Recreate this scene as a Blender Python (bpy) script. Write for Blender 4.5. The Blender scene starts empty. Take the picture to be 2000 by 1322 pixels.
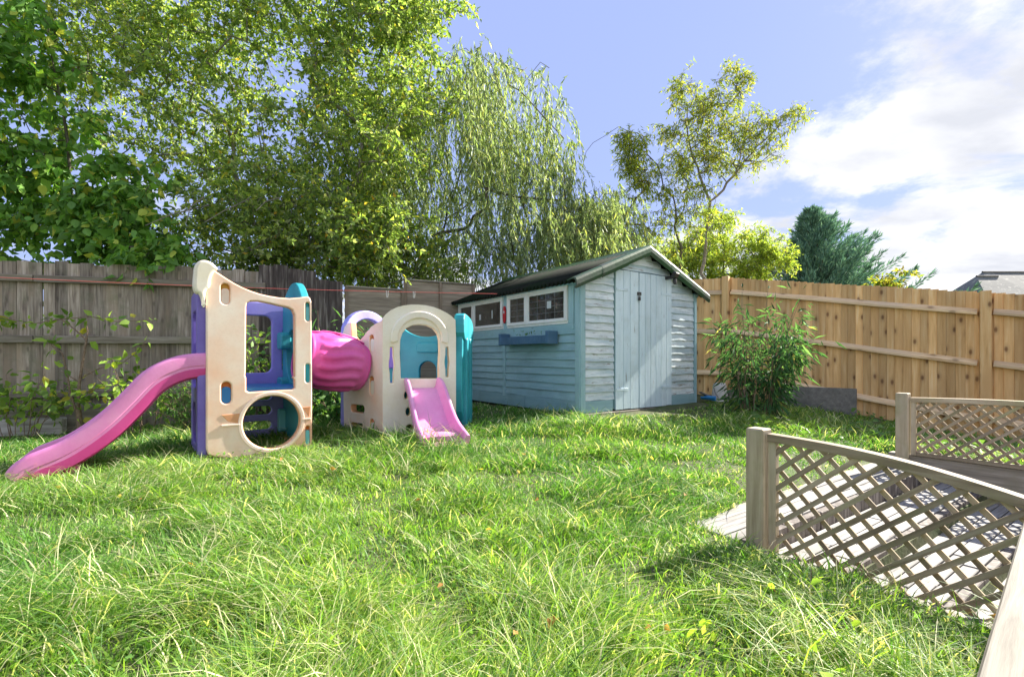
import bpy, bmesh, math, random
import numpy as np
from mathutils import Vector, Matrix, noise as mnoise

R = math.radians
random.seed(7)
rng = np.random.default_rng(11)
S = bpy.context.scene
COL = S.collection

# ------------------------------------------------------------------ camera, light, exposure
CAM_H, HZ, FPX = 0.85, 697.0, 950.0
cd = bpy.data.cameras.new('camera'); cam = bpy.data.objects.new('camera', cd); COL.objects.link(cam)
cam.location = (0, 0, CAM_H); cam.rotation_euler = (R(90), 0, 0)
cd.sensor_width = 36; cd.lens = 36 * FPX / 2000; cd.shift_y = 36 / 2000; cd.clip_start = 0.05; cd.clip_end = 1500
S.camera = cam

SUN_DIR = Vector((0.845, 0.535, 0)).normalized()      # horizontal direction towards the sun
SUN_EL = R(34)
w = bpy.data.worlds.new('World'); S.world = w; w.use_nodes = True
nt = w.node_tree; nt.nodes.clear()
def N(tree, typ, **kw):
    n = tree.nodes.new(typ)
    for k, v in kw.items(): setattr(n, k, v)
    return n
def build_world():
    L = nt.links.new
    out = N(nt, 'ShaderNodeOutputWorld'); bg = N(nt, 'ShaderNodeBackground'); bg.inputs[1].default_value = 0.115
    sky = N(nt, 'ShaderNodeTexSky', sky_type='NISHITA', sun_disc=False)
    sky.sun_elevation = SUN_EL; sky.sun_rotation = math.atan2(SUN_DIR.x, SUN_DIR.y)
    sky.air_density = 1.0; sky.dust_density = 0.6; sky.ozone_density = 2.0
    tc = N(nt, 'ShaderNodeTexCoord'); sep = N(nt, 'ShaderNodeSeparateXYZ')
    L(tc.outputs['Generated'], sep.inputs[0])
    # cloud layer: direction projected on a plane overhead
    za = N(nt, 'ShaderNodeMath', operation='MAXIMUM'); L(sep.outputs[2], za.inputs[0]); za.inputs[1].default_value = 0.0
    zb = N(nt, 'ShaderNodeMath', operation='ADD'); L(za.outputs[0], zb.inputs[0]); zb.inputs[1].default_value = 0.22
    vd = N(nt, 'ShaderNodeVectorMath', operation='DIVIDE'); L(tc.outputs['Generated'], vd.inputs[0])
    cz = N(nt, 'ShaderNodeCombineXYZ'); [L(zb.outputs[0], cz.inputs[i]) for i in range(3)]; L(cz.outputs[0], vd.inputs[1])
    mp = N(nt, 'ShaderNodeMapping'); mp.inputs['Location'].default_value = (3.1, 0.4, 0); mp.inputs['Scale'].default_value = (1.0, 1.25, 0.6)
    L(vd.outputs[0], mp.inputs[0])
    n1 = N(nt, 'ShaderNodeTexNoise'); n1.inputs['Scale'].default_value = 1.5; n1.inputs['Detail'].default_value = 9; n1.inputs['Roughness'].default_value = 0.60; n1.inputs['Distortion'].default_value = 0.25
    L(mp.outputs[0], n1.inputs['Vector'])
    # more cloud low on the horizon
    mr = N(nt, 'ShaderNodeMapRange'); L(sep.outputs[2], mr.inputs[0]); mr.inputs[1].default_value = 0.0; mr.inputs[2].default_value = 0.45; mr.inputs[3].default_value = 0.16; mr.inputs[4].default_value = -0.02
    xr = N(nt, 'ShaderNodeMapRange'); L(sep.outputs[0], xr.inputs[0]); xr.inputs[1].default_value = 0.1; xr.inputs[2].default_value = 0.75; xr.inputs[3].default_value = -0.05; xr.inputs[4].default_value = 0.14
    a1 = N(nt, 'ShaderNodeMath', operation='ADD'); L(n1.outputs[0], a1.inputs[0]); L(mr.outputs[0], a1.inputs[1])
    a2 = N(nt, 'ShaderNodeMath', operation='ADD'); L(a1.outputs[0], a2.inputs[0]); L(xr.outputs[0], a2.inputs[1])
    yr = N(nt, 'ShaderNodeMapRange'); L(sep.outputs[1], yr.inputs[0]); yr.inputs[1].default_value = -0.6; yr.inputs[2].default_value = 0.5; yr.inputs[3].default_value = 0.12; yr.inputs[4].default_value = -0.03  # extra cloud added behind the camera, out of view, to whiten the fill light
    a3 = N(nt, 'ShaderNodeMath', operation='ADD'); L(a2.outputs[0], a3.inputs[0]); L(yr.outputs[0], a3.inputs[1]); a2 = a3
    cm = N(nt, 'ShaderNodeMapRange', interpolation_type='SMOOTHSTEP'); L(a2.outputs[0], cm.inputs[0]); cm.inputs[1].default_value = 0.50; cm.inputs[2].default_value = 0.63
    n2 = N(nt, 'ShaderNodeTexNoise'); n2.inputs['Scale'].default_value = 3.2; n2.inputs['Detail'].default_value = 6; L(mp.outputs[0], n2.inputs['Vector'])
    cr = N(nt, 'ShaderNodeValToRGB'); L(n2.outputs[0], cr.inputs[0])
    cr.color_ramp.elements[0].position = 0.35; cr.color_ramp.elements[0].color = (1.65, 1.70, 1.86, 1)
    cr.color_ramp.elements[1].position = 0.62; cr.color_ramp.elements[1].color = (2.35, 2.36, 2.42, 1)
    tint = N(nt, 'ShaderNodeMix', data_type='RGBA', blend_type='MULTIPLY'); tint.inputs[0].default_value = 1.0
    L(sky.outputs[0], tint.inputs[6]); tint.inputs[7].default_value = SKY_TINT
    lift = N(nt, 'ShaderNodeMix', data_type='RGBA', blend_type='MIX'); lift.inputs[0].default_value = 0.93
    L(tint.outputs[2], lift.inputs[6]); lift.inputs[7].default_value = (0.86, 1.06, 1.88, 1)
    mx = N(nt, 'ShaderNodeMix', data_type='RGBA', blend_type='MIX')
    L(cm.outputs[0], mx.inputs[0]); L(lift.outputs[2], mx.inputs[6]); L(cr.outputs[0], mx.inputs[7])
    L(mx.outputs[2], bg.inputs[0]); L(bg.outputs[0], out.inputs[0])
SKY_TINT = (0.95, 0.95, 1.1, 1)
build_world()
sl = bpy.data.lights.new('sun', 'SUN'); sl.energy = 3.7; sl.angle = R(0.6); sl.color = (1.0, 0.93, 0.82)
sun = bpy.data.objects.new('sun', sl); COL.objects.link(sun)
sd = Vector((SUN_DIR.x * math.cos(SUN_EL), SUN_DIR.y * math.cos(SUN_EL), math.sin(SUN_EL)))
sun.rotation_euler = sd.to_track_quat('Z', 'Y').to_euler(); sun.location = (6, 4, 8)
S.view_settings.view_transform = 'Standard'; S.view_settings.look = 'None'
S.view_settings.gamma = 1; S.view_settings.exposure = 2.1; S.view_settings.use_curve_mapping = False
try:
    S.cycles.use_denoising = True; S.cycles.max_bounces = 8; S.cycles.transparent_max_bounces = 8
    S.cycles.sample_clamp_indirect = 6
except Exception: pass

# ------------------------------------------------------------------ helpers
def tag(o, label=None, cat=None, group=None, kind=None):
    if label: o['label'] = label
    if cat: o['category'] = cat
    if group: o['group'] = group
    if kind: o['kind'] = kind
    return o
def thing(name, label, cat, loc=(0, 0, 0), rz=0, group=None, kind=None):
    o = bpy.data.objects.new(name, None); COL.objects.link(o); o.empty_display_size = 0.1
    o.location = loc; o.rotation_euler = (0, 0, rz)
    return tag(o, label, cat, group, kind)
def obj(name, me, mat=None, parent=None, loc=(0, 0, 0), rot=(0, 0, 0), smooth=False):
    if mat is not None and len(me.materials) == 0: me.materials.append(mat)
    o = bpy.data.objects.new(name, me); COL.objects.link(o)
    if parent is not None: o.parent = parent
    o.location = loc; o.rotation_euler = rot
    if smooth and len(me.polygons): me.polygons.foreach_set('use_smooth', [True] * len(me.polygons))
    return o
def pydata(name, v, f, smooth=False):
    me = bpy.data.meshes.new(name); me.from_pydata([tuple(map(float, p)) for p in v], [], [tuple(map(int, q)) for q in f]); me.update()
    if smooth: me.polygons.foreach_set('use_smooth', [True] * len(me.polygons))
    return me
_bc = {}
def box(x, y, z, bev=0.0, name='board', jitter=0.0, key=None):
    """box centred on x,y with its base at z=0"""
    k = (round(x, 3), round(y, 3), round(z, 3), bev, key)
    if jitter == 0 and k in _bc: return _bc[k]
    bm = bmesh.new(); bmesh.ops.create_cube(bm, size=1)
    for v in bm.verts: v.co = Vector((v.co.x * x, v.co.y * y, (v.co.z + .5) * z))
    if jitter:
        for v in bm.verts: v.co += Vector([random.uniform(-jitter, jitter) for _ in range(3)])
    if bev: bmesh.ops.bevel(bm, geom=bm.edges[:], offset=bev, segments=1, affect='EDGES')
    me = bpy.data.meshes.new(name); bm.to_mesh(me); bm.free()
    if jitter == 0: _bc[k] = me
    return me
def boxat(name, x0, x1, y0, y1, z0, z1, mat, parent, bev=0.0, label=None):
    me = box(abs(x1 - x0), abs(y1 - y0), abs(z1 - z0), bev, name, key=mat.name)
    o = obj(name, me, mat, parent, ((x0 + x1) / 2, (y0 + y1) / 2, min(z0, z1)))
    if label: o['label'] = label
    return o
def np_mesh(name, V, F, cols=None, smooth=False, mats=None):
    """V (n,3), F list of (m,k) int arrays all with the same k or several arrays"""
    me = bpy.data.meshes.new(name)
    if not isinstance(F, list): F = [F]
    me.vertices.add(len(V)); me.vertices.foreach_set('co', np.asarray(V, np.float32).ravel())
    nl = sum(f.size for f in F); npoly = sum(len(f) for f in F)
    me.loops.add(nl); me.polygons.add(npoly)
    me.loops.foreach_set('vertex_index', np.concatenate([f.ravel() for f in F]).astype(np.int32))
    ls = []; st = 0
    for f in F:
        ls.append(st + np.arange(len(f)) * f.shape[1]); st += f.size
    me.polygons.foreach_set('loop_start', np.concatenate(ls).astype(np.int32))
    if smooth: me.polygons.foreach_set('use_smooth', np.ones(npoly, bool))
    me.update(calc_edges=True)
    if cols is not None:
        a = me.color_attributes.new('tint', 'FLOAT_COLOR', 'POINT')
        c = np.ones((len(V), 4), np.float32); c[:, :3] = cols; a.data.foreach_set('color', c.ravel())
    return me
def tube(pts, rad, sides=6, cap=True):
    """returns V,F(quads) for a tube along a polyline"""
    P = np.asarray(pts, float); n = len(P); rad = np.broadcast_to(np.asarray(rad, float), (n,))
    T = np.gradient(P, axis=0); T /= np.linalg.norm(T, axis=1)[:, None] + 1e-9
    ref = np.array([0, 0, 1.]) if abs(T[0][2]) < .9 else np.array([1., 0, 0])
    u = np.cross(T[0], ref); u /= np.linalg.norm(u); U = []
    for i in range(n):
        u = u - T[i] * np.dot(u, T[i]); u /= np.linalg.norm(u) + 1e-9; U.append(u.copy())
    U = np.array(U); W = np.cross(T, U)
    a = np.arange(sides) * 2 * math.pi / sides
    V = P[:, None, :] + rad[:, None, None] * (np.cos(a)[None, :, None] * U[:, None, :] + np.sin(a)[None, :, None] * W[:, None, :])
    V = V.reshape(-1, 3)
    i = np.arange(n - 1)[:, None] * sides; j = np.arange(sides)[None, :]; j2 = (j + 1) % sides
    F = np.stack([i + j, i + j2, i + sides + j2, i + sides + j], -1).reshape(-1, 4)
    return V, F
def tubes_mesh(name, lst, smooth=True):
    Vs, Fs, o = [], [], 0
    for V, F in lst:
        Vs.append(V); Fs.append(F + o); o += len(V)
    return np_mesh(name, np.concatenate(Vs), np.concatenate(Fs), smooth=smooth)
def curve_mesh(name, splines, extrude, bevel=0.0, res=2):
    """filled 2-D outline with holes, extruded by +-extrude (in z), with rounded edges"""
    cu = bpy.data.curves.new(name, 'CURVE'); cu.dimensions = '2D'; cu.fill_mode = 'BOTH'
    cu.extrude = extrude; cu.bevel_depth = bevel; cu.bevel_resolution = res; cu.offset = -bevel
    for pts in splines:
        sp = cu.splines.new('POLY'); sp.points.add(len(pts) - 1)
        for p, q in zip(sp.points, pts): p.co = (q[0], q[1], 0, 1)
        sp.use_cyclic_u = True
    o = bpy.data.objects.new(name, cu); COL.objects.link(o)
    dg = bpy.context.evaluated_depsgraph_get(); me = bpy.data.meshes.new_from_object(o.evaluated_get(dg))
    bpy.data.objects.remove(o); bpy.data.curves.remove(cu)
    me.name = name
    return me
def smooth_loop(pts, it=2):
    """Chaikin corner cutting on a closed loop"""
    p = [tuple(q) for q in pts]
    for _ in range(it):
        r = []
        for i in range(len(p)):
            a, b = p[i], p[(i + 1) % len(p)]
            r += [(a[0] * .75 + b[0] * .25, a[1] * .75 + b[1] * .25), (a[0] * .25 + b[0] * .75, a[1] * .25 + b[1] * .75)]
        p = r
    return p
def ell(cx, cy, rx, ry=None, n=36):
    ry = rx if ry is None else ry
    return [(cx + rx * math.cos(2 * math.pi * i / n), cy + ry * math.sin(2 * math.pi * i / n)) for i in range(n)]
def rrect(x0, y0, x1, y1, r, n=5):
    out = []
    for cx, cy, a0 in ((x1 - r, y1 - r, 0), (x0 + r, y1 - r, 90), (x0 + r, y0 + r, 180), (x1 - r, y0 + r, 270)):
        for i in range(n + 1):
            a = R(a0 + 90 * i / n); out.append((cx + r * math.cos(a), cy + r * math.sin(a)))
    return out
def fnoise(x, y, s=1.0, o=0.0):
    """cheap smooth vectorised value noise, -1..1"""
    x = np.asarray(x) * s + o; y = np.asarray(y) * s - o * 1.7
    xi = np.floor(x).astype(int); yi = np.floor(y).astype(int); fx = x - xi; fy = y - yi
    fx = fx * fx * (3 - 2 * fx); fy = fy * fy * (3 - 2 * fy)
    def h(a, b):
        n = (a * 374761393 + b * 668265263) & 0x7fffffff; n = ((n ^ (n >> 13)) * 1274126177) & 0x7fffffff
        return ((n ^ (n >> 16)) & 0xffff) / 32767.5 - 1
    return (h(xi, yi) * (1 - fx) + h(xi + 1, yi) * fx) * (1 - fy) + (h(xi, yi + 1) * (1 - fx) + h(xi + 1, yi + 1) * fx) * fy

# ------------------------------------------------------------------ materials
def new_mat(name):
    m = bpy.data.materials.new(name); m.use_nodes = True; t = m.node_tree; t.nodes.clear()
    out = N(t, 'ShaderNodeOutputMaterial'); b = N(t, 'ShaderNodeBsdfPrincipled'); t.links.new(b.outputs[0], out.inputs[0])
    return m, t, b, out
def ramp(t, fac, stops):
    r = N(t, 'ShaderNodeValToRGB'); t.links.new(fac, r.inputs[0]); e = r.color_ramp.elements
    while len(e) < len(stops): e.new(0.5)
    for i, (p, c) in enumerate(stops): e[i].position = p; e[i].color = (*c, 1) if len(c) == 3 else c
    return r.outputs[0]
def coords(t, scale=(1, 1, 1), rand=True):
    tc = N(t, 'ShaderNodeTexCoord'); v = tc.outputs['Object']
    if rand:
        oi = N(t, 'ShaderNodeObjectInfo'); mu = N(t, 'ShaderNodeMath', operation='MULTIPLY'); mu.inputs[1].default_value = 61.0
        t.links.new(oi.outputs['Random'], mu.inputs[0])
        ad = N(t, 'ShaderNodeVectorMath', operation='ADD'); t.links.new(v, ad.inputs[0]); t.links.new(mu.outputs[0], ad.inputs[1]); v = ad.outputs[0]
    mp = N(t, 'ShaderNodeMapping'); mp.inputs['Scale'].default_value = scale; t.links.new(v, mp.inputs[0])
    return mp.outputs[0]
def noise(t, vec, scale, detail=4, rough=.55, dist=0.0):
    n = N(t, 'ShaderNodeTexNoise'); n.inputs['Scale'].default_value = scale; n.inputs['Detail'].default_value = detail
    n.inputs['Roughness'].default_value = rough; n.inputs['Distortion'].default_value = dist; t.links.new(vec, n.inputs['Vector'])
    return n.outputs[0]
def mixc(t, fac, a, b, mode='MIX'):
    m = N(t, 'ShaderNodeMix', data_type='RGBA', blend_type=mode)
    for s, v in ((m.inputs[0], fac), (m.inputs[6], a), (m.inputs[7], b)):
        if hasattr(v, 'is_linked') or hasattr(v, 'links'): t.links.new(v, s)
        elif isinstance(v, (int, float)): s.default_value = v
        else: s.default_value = (*v, 1) if len(v) == 3 else v
    return m.outputs[2]
def bump(t, b, h, strength=.3, dist=.01):
    bp = N(t, 'ShaderNodeBump'); bp.inputs['Strength'].default_value = strength; bp.inputs['Distance'].default_value = dist
    t.links.new(h, bp.inputs['Height']); t.links.new(bp.outputs[0], b.inputs['Normal'])
def objvar(t, col, lo, hi):
    oi = N(t, 'ShaderNodeObjectInfo'); mr = N(t, 'ShaderNodeMapRange'); mr.inputs[3].default_value = lo; mr.inputs[4].default_value = hi
    t.links.new(oi.outputs['Random'], mr.inputs[0])
    cb = N(t, 'ShaderNodeCombineXYZ'); [t.links.new(mr.outputs[0], cb.inputs[i]) for i in range(3)]
    return mixc(t, 1.0, col, cb.outputs[0], 'MULTIPLY')
def wood(name, dark, mid, light, axis='Z', knots=0.0, rough=.75, var=(.8, 1.15), grain=26, algae=None, blotch=None, knotcol=(.12, .05, .02)):
    m, t, b, _ = new_mat(name)
    sc = {'X': (.06, 1, 1), 'Y': (1, .06, 1), 'Z': (1, 1, .06)}[axis]
    v = coords(t, sc)
    g = noise(t, v, grain * 2.2, 5, .62, .35)
    col = ramp(t, g, [(.3, dark), (.5, mid), (.72, light)])
    v2 = coords(t, {'X': (.25, 1, 1), 'Y': (1, .25, 1), 'Z': (1, 1, .25)}[axis])
    bl = noise(t, v2, 6, 3, .6)
    if blotch: col = mixc(t, ramp(t, bl, [(.45, (0, 0, 0)), (.68, (1, 1, 1))]), col, blotch)
    if algae:
        al = noise(t, coords(t, (1, 1, 1)), 4.5, 5, .65)
        col = mixc(t, ramp(t, al, [(.5, (0, 0, 0)), (.72, (.75, .75, .75))]), col, algae)
    if knots:
        sp_ = N(t, 'ShaderNodeSeparateXYZ'); t.links.new(coords(t, {'X': (.5, 1, 1), 'Y': (1, .5, 1), 'Z': (1, 1, .5)}[axis]), sp_.inputs[0])
        cb_ = N(t, 'ShaderNodeCombineXYZ'); t.links.new(sp_.outputs[0 if axis != 'Y' else 1], cb_.inputs[0]); t.links.new(sp_.outputs[2], cb_.inputs[1])
        vo = N(t, 'ShaderNodeTexVoronoi', voronoi_dimensions='2D'); vo.inputs['Scale'].default_value = 5.0; t.links.new(cb_.outputs[0], vo.inputs['Vector'])
        k = ramp(t, vo.outputs['Distance'], [(.03, (knots,) * 3), (.07, (knots * .7,) * 3), (.10, (knots * .25,) * 3), (.22, (0, 0, 0))])
        col = mixc(t, k, col, knotcol)
    col = objvar(t, col, *var)
    t.links.new(col, b.inputs['Base Color']); b.inputs['Roughness'].default_value = rough
    bump(t, b, g, .45, .004)
    return m
def plastic(name, c, c2=None, stain=None, rough=.42, sscale=2.5, fade=.5, low=0.0):
    m, t, b, _ = new_mat(name); v = coords(t, (1, 1, 1), False)
    n1 = noise(t, v, sscale, 5, .6); col = ramp(t, n1, [(.38, c), (.62, c2 or c)])
    if stain:
        n2 = noise(t, coords(t, (1, 1, .7), False), 2.1, 3, .5, .2)
        if low:      # deeper unfaded colour in the lower half of the moulding
            tc = N(t, 'ShaderNodeTexCoord'); sp_ = N(t, 'ShaderNodeSeparateXYZ'); t.links.new(tc.outputs['Object'], sp_.inputs[0])
            ml = N(t, 'ShaderNodeMapRange'); t.links.new(sp_.outputs[1], ml.inputs[0]); ml.inputs[1].default_value = .75; ml.inputs[2].default_value = 0; ml.inputs[3].default_value = 0; ml.inputs[4].default_value = .17 * low
            ad = N(t, 'ShaderNodeMath', operation='ADD'); t.links.new(n2, ad.inputs[0]); t.links.new(ml.outputs[0], ad.inputs[1]); n2 = ad.outputs[0]
        col = mixc(t, ramp(t, n2, [(.45, (0, 0, 0)), (.72, (fade,) * 3)]), col, stain)
    n3 = noise(t, v, 45, 4, .7); dirt = ramp(t, n3, [(.3, (.95, .94, .93)), (.55, (1, 1, 1))])
    col = mixc(t, 1.0, col, dirt, 'MULTIPLY')
    t.links.new(col, b.inputs['Base Color'])
    rr = N(t, 'ShaderNodeMapRange'); t.links.new(n1, rr.inputs[0]); rr.inputs[3].default_value = rough - .1; rr.inputs[4].default_value = rough + .15
    t.links.new(rr.outputs[0], b.inputs['Roughness']); bump(t, b, n3, .08, .003)
    b.inputs['Specular IOR Level'].default_value = .4
    return m
def rough_mat(name, c1, c2, scale=20, rough=.9, bmp=.3, c3=None, spec=.3, dist=.01, var=None):
    m, t, b, _ = new_mat(name); v = coords(t)
    n1 = noise(t, v, scale, 6, .65); col = ramp(t, n1, [(.35, c1), (.65, c2)])
    if c3: col = mixc(t, ramp(t, noise(t, v, scale * .22, 4, .6), [(.5, (0, 0, 0)), (.66, (1, 1, 1))]), col, c3)
    if var: col = objvar(t, col, *var)
    t.links.new(col, b.inputs['Base Color']); b.inputs['Roughness'].default_value = rough; b.inputs['Specular IOR Level'].default_value = spec
    bump(t, b, n1, bmp, dist)
    return m
def leaf_mat(name, trans=.55, rough=.58, spec=.2, gain=1.5, tcol=(1.25, 1.3, .55)):
    m, t, b, out = new_mat(name)
    at = N(t, 'ShaderNodeAttribute', attribute_name='tint')
    c = mixc(t, 1.0, at.outputs['Color'], (gain, gain, gain), 'MULTIPLY')
    t.links.new(c, b.inputs['Base Color']); b.inputs['Roughness'].default_value = rough; b.inputs['Specular IOR Level'].default_value = spec
    tr = N(t, 'ShaderNodeBsdfTranslucent'); t.links.new(mixc(t, 1.0, c, tcol, 'MULTIPLY'), tr.inputs[0])
    mx = N(t, 'ShaderNodeMixShader'); mx.inputs[0].default_value = trans
    t.links.new(b.outputs[0], mx.inputs[1]); t.links.new(tr.outputs[0], mx.inputs[2]); t.links.new(mx.outputs[0], out.inputs[0])
    return m
def painted(name, paint, paint2, bare, axis, wear=.5, rough=.5, var=(.92, 1.06)):
    """weathered paint over boards: brush grain, chips down to bare wood"""
    m, t, b, _ = new_mat(name)
    sc = {'X': (.12, 1, 1), 'Y': (1, .12, 1), 'Z': (1, 1, .12)}[axis]
    v = coords(t, sc); g = noise(t, v, 34, 6, .68, .3)
    col = ramp(t, noise(t, v, 11, 6, .7), [(.38, paint), (.60, paint2)])
    chips = ramp(t, g, [(.56 + .12 * (1 - wear), (0, 0, 0)), (.64 + .12 * (1 - wear), (1, 1, 1))])
    col = mixc(t, chips, col, bare)
    gr = noise(t, coords(t, (1, 1, 1)), 2.6, 6, .7)
    col = mixc(t, ramp(t, gr, [(.5, (0, 0, 0)), (.78, (.55, .55, .55))]), col, (paint[0] * .62, paint[1] * .60, paint[2] * .52))
    col = objvar(t, col, *var)
    t.links.new(col, b.inputs['Base Color'])
    rr = ramp(t, g, [(.35, (rough - .12,) * 3), (.65, (rough + .2,) * 3)]); t.links.new(rr, b.inputs['Roughness'])
    bump(t, b, g, .5, .004)
    return m

M = {}
M['new_z'] = wood('new_fence_board', (.64, .36, .13), (.87, .55, .245), (.94, .70, .39), 'Z', knots=.9, grain=12, var=(.62, 1.1), blotch=(.76, .46, .20), knotcol=(.20,.085,.03))
M['new_x'] = wood('arris_rail', (.50, .33, .17), (.72, .52, .30), (.80, .64, .42), 'X', knots=.6, grain=18, blotch=(.60, .46, .30))
M['old_z'] = wood('old_fence_board', (.13, .10, .08), (.34, .29, .235), (.56, .50, .42), 'Z', knots=.5, grain=18, var=(.6, 1.2), blotch=(.34, .27, .20), algae=(.19, .20, .12), knotcol=(.05, .037, .03))
M['old_x'] = wood('old_rail', (.14, .115, .085), (.25, .22, .17), (.36, .33, .28), 'X', grain=20, algae=(.2, .2, .12))
M['tarred'] = wood('tarred_board', (.03, .022, .02), (.075, .06, .052), (.34, .31, .28), 'Z', grain=14, var=(.8, 1.2), blotch=(.03, .022, .02))
M['panel_x'] = wood('larch_lap', (.19, .15, .11), (.32, .27, .205), (.44, .38, .30), 'X', grain=16, var=(.8, 1.15), blotch=(.25, .2, .15))
M['panel_z'] = wood('panel_batten', (.14, .10, .07), (.22, .17, .12), (.32, .26, .2), 'Z', grain=16)
M['grey_x'] = wood('sleeper_wood', (.12, .105, .085), (.26, .23, .19), (.40, .37, .32), 'X', grain=14, algae=(.22, .2, .13), var=(.85, 1.1))
M['trel_z'] = wood('trellis_post', (.30, .235, .15), (.48, .395, .27), (.62, .53, .39), 'Z', grain=16, algae=(.34, .32, .17), knots=.25, blotch=(.52, .45, .34))
M['trel_x'] = wood('trellis_slat', (.20, .15, .095), (.35, .275, .19), (.50, .43, .32), 'X', grain=16, algae=(.27, .27, .13), var=(.7, 1.2))
M['rail_x'] = wood('bleached_rail', (.07, .06, .045), (.145, .13, .10), (.23, .21, .17), 'X', grain=22, var=(1, 1))
M['riser'] = wood('log_riser', (.045, .035, .03), (.10, .082, .07), (.26, .23, .21), 'Z', grain=16, var=(.8, 1.2))
M['bark'] = rough_mat('bark', (.07, .06, .045), (.17, .15, .12), 30, bmp=.7, c3=(.12, .13, .08), dist=.02)
M['bark_pale'] = rough_mat('pale_bark', (.16, .145, .12), (.34, .32, .28), 22, bmp=.6, c3=(.2, .19, .13), dist=.02)
M['twig'] = rough_mat('twig', (.16, .11, .075), (.28, .21, .15), 30)
M['earth'] = rough_mat('earth', (.055, .065, .028), (.12, .13, .055), 9, bmp=.6, c3=(.07, .11, .035), dist=.03)
M['stone'] = rough_mat('pale_paving', (.27, .245, .21), (.47, .44, .39), 14, bmp=.5, c3=(.19, .17, .14), var=(.82, 1.12))
M['concrete'] = rough_mat('concrete', (.15, .14, .125), (.25, .235, .21), 18, bmp=.4, c3=(.13, .13, .12))
M['blue_wall_x'] = painted('blue_boards', (.245, .405, .465), (.31, .485, .54), (.13, .12, .10), 'X', .25, .5)
M['blue_wall_y'] = painted('blue_side_boards', (.24, .41, .475), (.29, .465, .52), (.10, .11, .11), 'Y', .15, .5)
M['blue_old_x'] = painted('peeling_boards', (.42, .54, .60), (.74, .80, .83), (.27, .25, .22), 'X', .85, .38, (.85, 1.12))
M['blue_z'] = painted('blue_trim', (.25, .42, .475), (.32, .495, .545), (.14, .13, .11), 'Z', .3, .5)
M['door_z'] = painted('pale_blue_door', (.57, .71, .80), (.67, .80, .87), (.20, .19, .17), 'Z', .35, .45, (.95, 1.05))
M['white'] = painted('white_frame', (.74, .74, .73), (.80, .80, .79), (.5, .48, .44), 'Z', .1, .4)
M['planter'] = painted('deep_blue_planter', (.05, .125, .225), (.075, .155, .26), (.09, .11, .13), 'X', .3, .55)
M['bare_wood'] = wood('bare_batten', (.22, .11, .05), (.34, .19, .09), (.44, .27, .14), 'Y', grain=12)
M['roof'] = rough_mat('corrugated_roof', (.007, .009, .007), (.018, .022, .017), 8, rough=.85, bmp=.2, c3=(.01, .02, .01), spec=.1)
M['verge'] = rough_mat('green_verge', (.010, .060, .018), (.022, .088, .028), 7, rough=.5, bmp=.25, c3=(.07, .08, .07), spec=.5)
M['black'] = rough_mat('black_metal', (.015, .015, .016), (.03, .03, .032), 30, rough=.4, bmp=.05, spec=.5)
M['lead'] = rough_mat('lead_came', (.16, .16, .17), (.24, .24, .25), 30, rough=.5, bmp=.05)
M['red'] = plastic('red_plastic', (.50, .02, .03))
M['paper'] = plastic('paper', (.55, .58, .60))
M['peach'] = plastic('peach_plastic', (.88, .68, .56), (.90, .78, .68), stain=(.86, .42, .24), fade=.75, low=.75)
M['peach_rim'] = plastic('peach_rim', (.84, .42, .22), (.86, .52, .32)); M['cream_rim'] = plastic('cream_rim', (.80, .66, .36), (.82, .72, .48))
M['cream'] = plastic('cream_plastic', (.84, .78, .66), (.88, .84, .76), stain=(.74, .60, .34), fade=.45)
M['blush'] = plastic('blush_plastic', (.86, .66, .56), (.88, .75, .67), stain=(.82, .46, .30), fade=.6, low=.4)
M['purple'] = plastic('purple_plastic', (.16, .11, .46), (.22, .17, .56))
M['violet'] = plastic('violet_plastic', (.26, .23, .66), (.34, .32, .72))
M['teal'] = plastic('teal_plastic', (.015, .27, .34), (.035, .36, .42))
M['blue_pl'] = plastic('blue_plastic', (.02, .15, .42), (.04, .20, .5))
M['aqua'] = plastic('aqua_plastic', (.12, .45, .50), (.18, .52, .56))
M['pink'] = plastic('pink_plastic', (.74, .22, .52), (.80, .32, .60), rough=.38)
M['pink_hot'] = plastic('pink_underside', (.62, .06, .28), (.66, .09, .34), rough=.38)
M['pink_pale'] = plastic('pale_pink_plastic', (.74, .27, .55), (.78, .36, .62), rough=.38)
M['magenta'] = plastic('magenta_plastic', (.60, .07, .31), (.70, .13, .41), rough=.35)
M['orange'] = plastic('orange_plastic', (.75, .20, .03))
M['gold'] = plastic('yellow_plastic', (.75, .42, .05))
M['tub'] = plastic('white_tub', (.55, .54, .52), (.68, .67, .65))
M['blue_toy'] = plastic('blue_toy', (.03, .25, .6))
M['line'] = rough_mat('red_line', (.62, .10, .09), (.72, .2, .17), 60, rough=.6, bmp=0)
M['peg'] = rough_mat('pale_peg', (.55, .52, .47), (.7, .68, .62), 60, rough=.6, bmp=0)
M['leaf'] = leaf_mat('leaf')
M['leaf_big'] = leaf_mat('broad_leaf', trans=.42, rough=.5, spec=.28)
M['leaf_willow'] = leaf_mat('willow_leaf', trans=.45, rough=.5, spec=.3)
M['needle'] = leaf_mat('conifer_spray', trans=.15, rough=.6, spec=.2, tcol=(1, 1.1, .7))
M['grass'] = leaf_mat('grass_blade', trans=.5, rough=.48, spec=.35, tcol=(1.2, 1.3, .45))
def glass_mat():
    m, t, b, out = new_mat('window_glass')
    n1 = noise(t, coords(t), 6, 3)
    t.links.new(ramp(t, n1, [(.3, (.012, .012, .012)), (.7, (.09, .085, .075))]), b.inputs['Base Color'])
    b.inputs['Roughness'].default_value = .07; b.inputs['Specular IOR Level'].default_value = 1.0; b.inputs['Coat Weight'].default_value = .6
    return m
M['glass'] = glass_mat()
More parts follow.
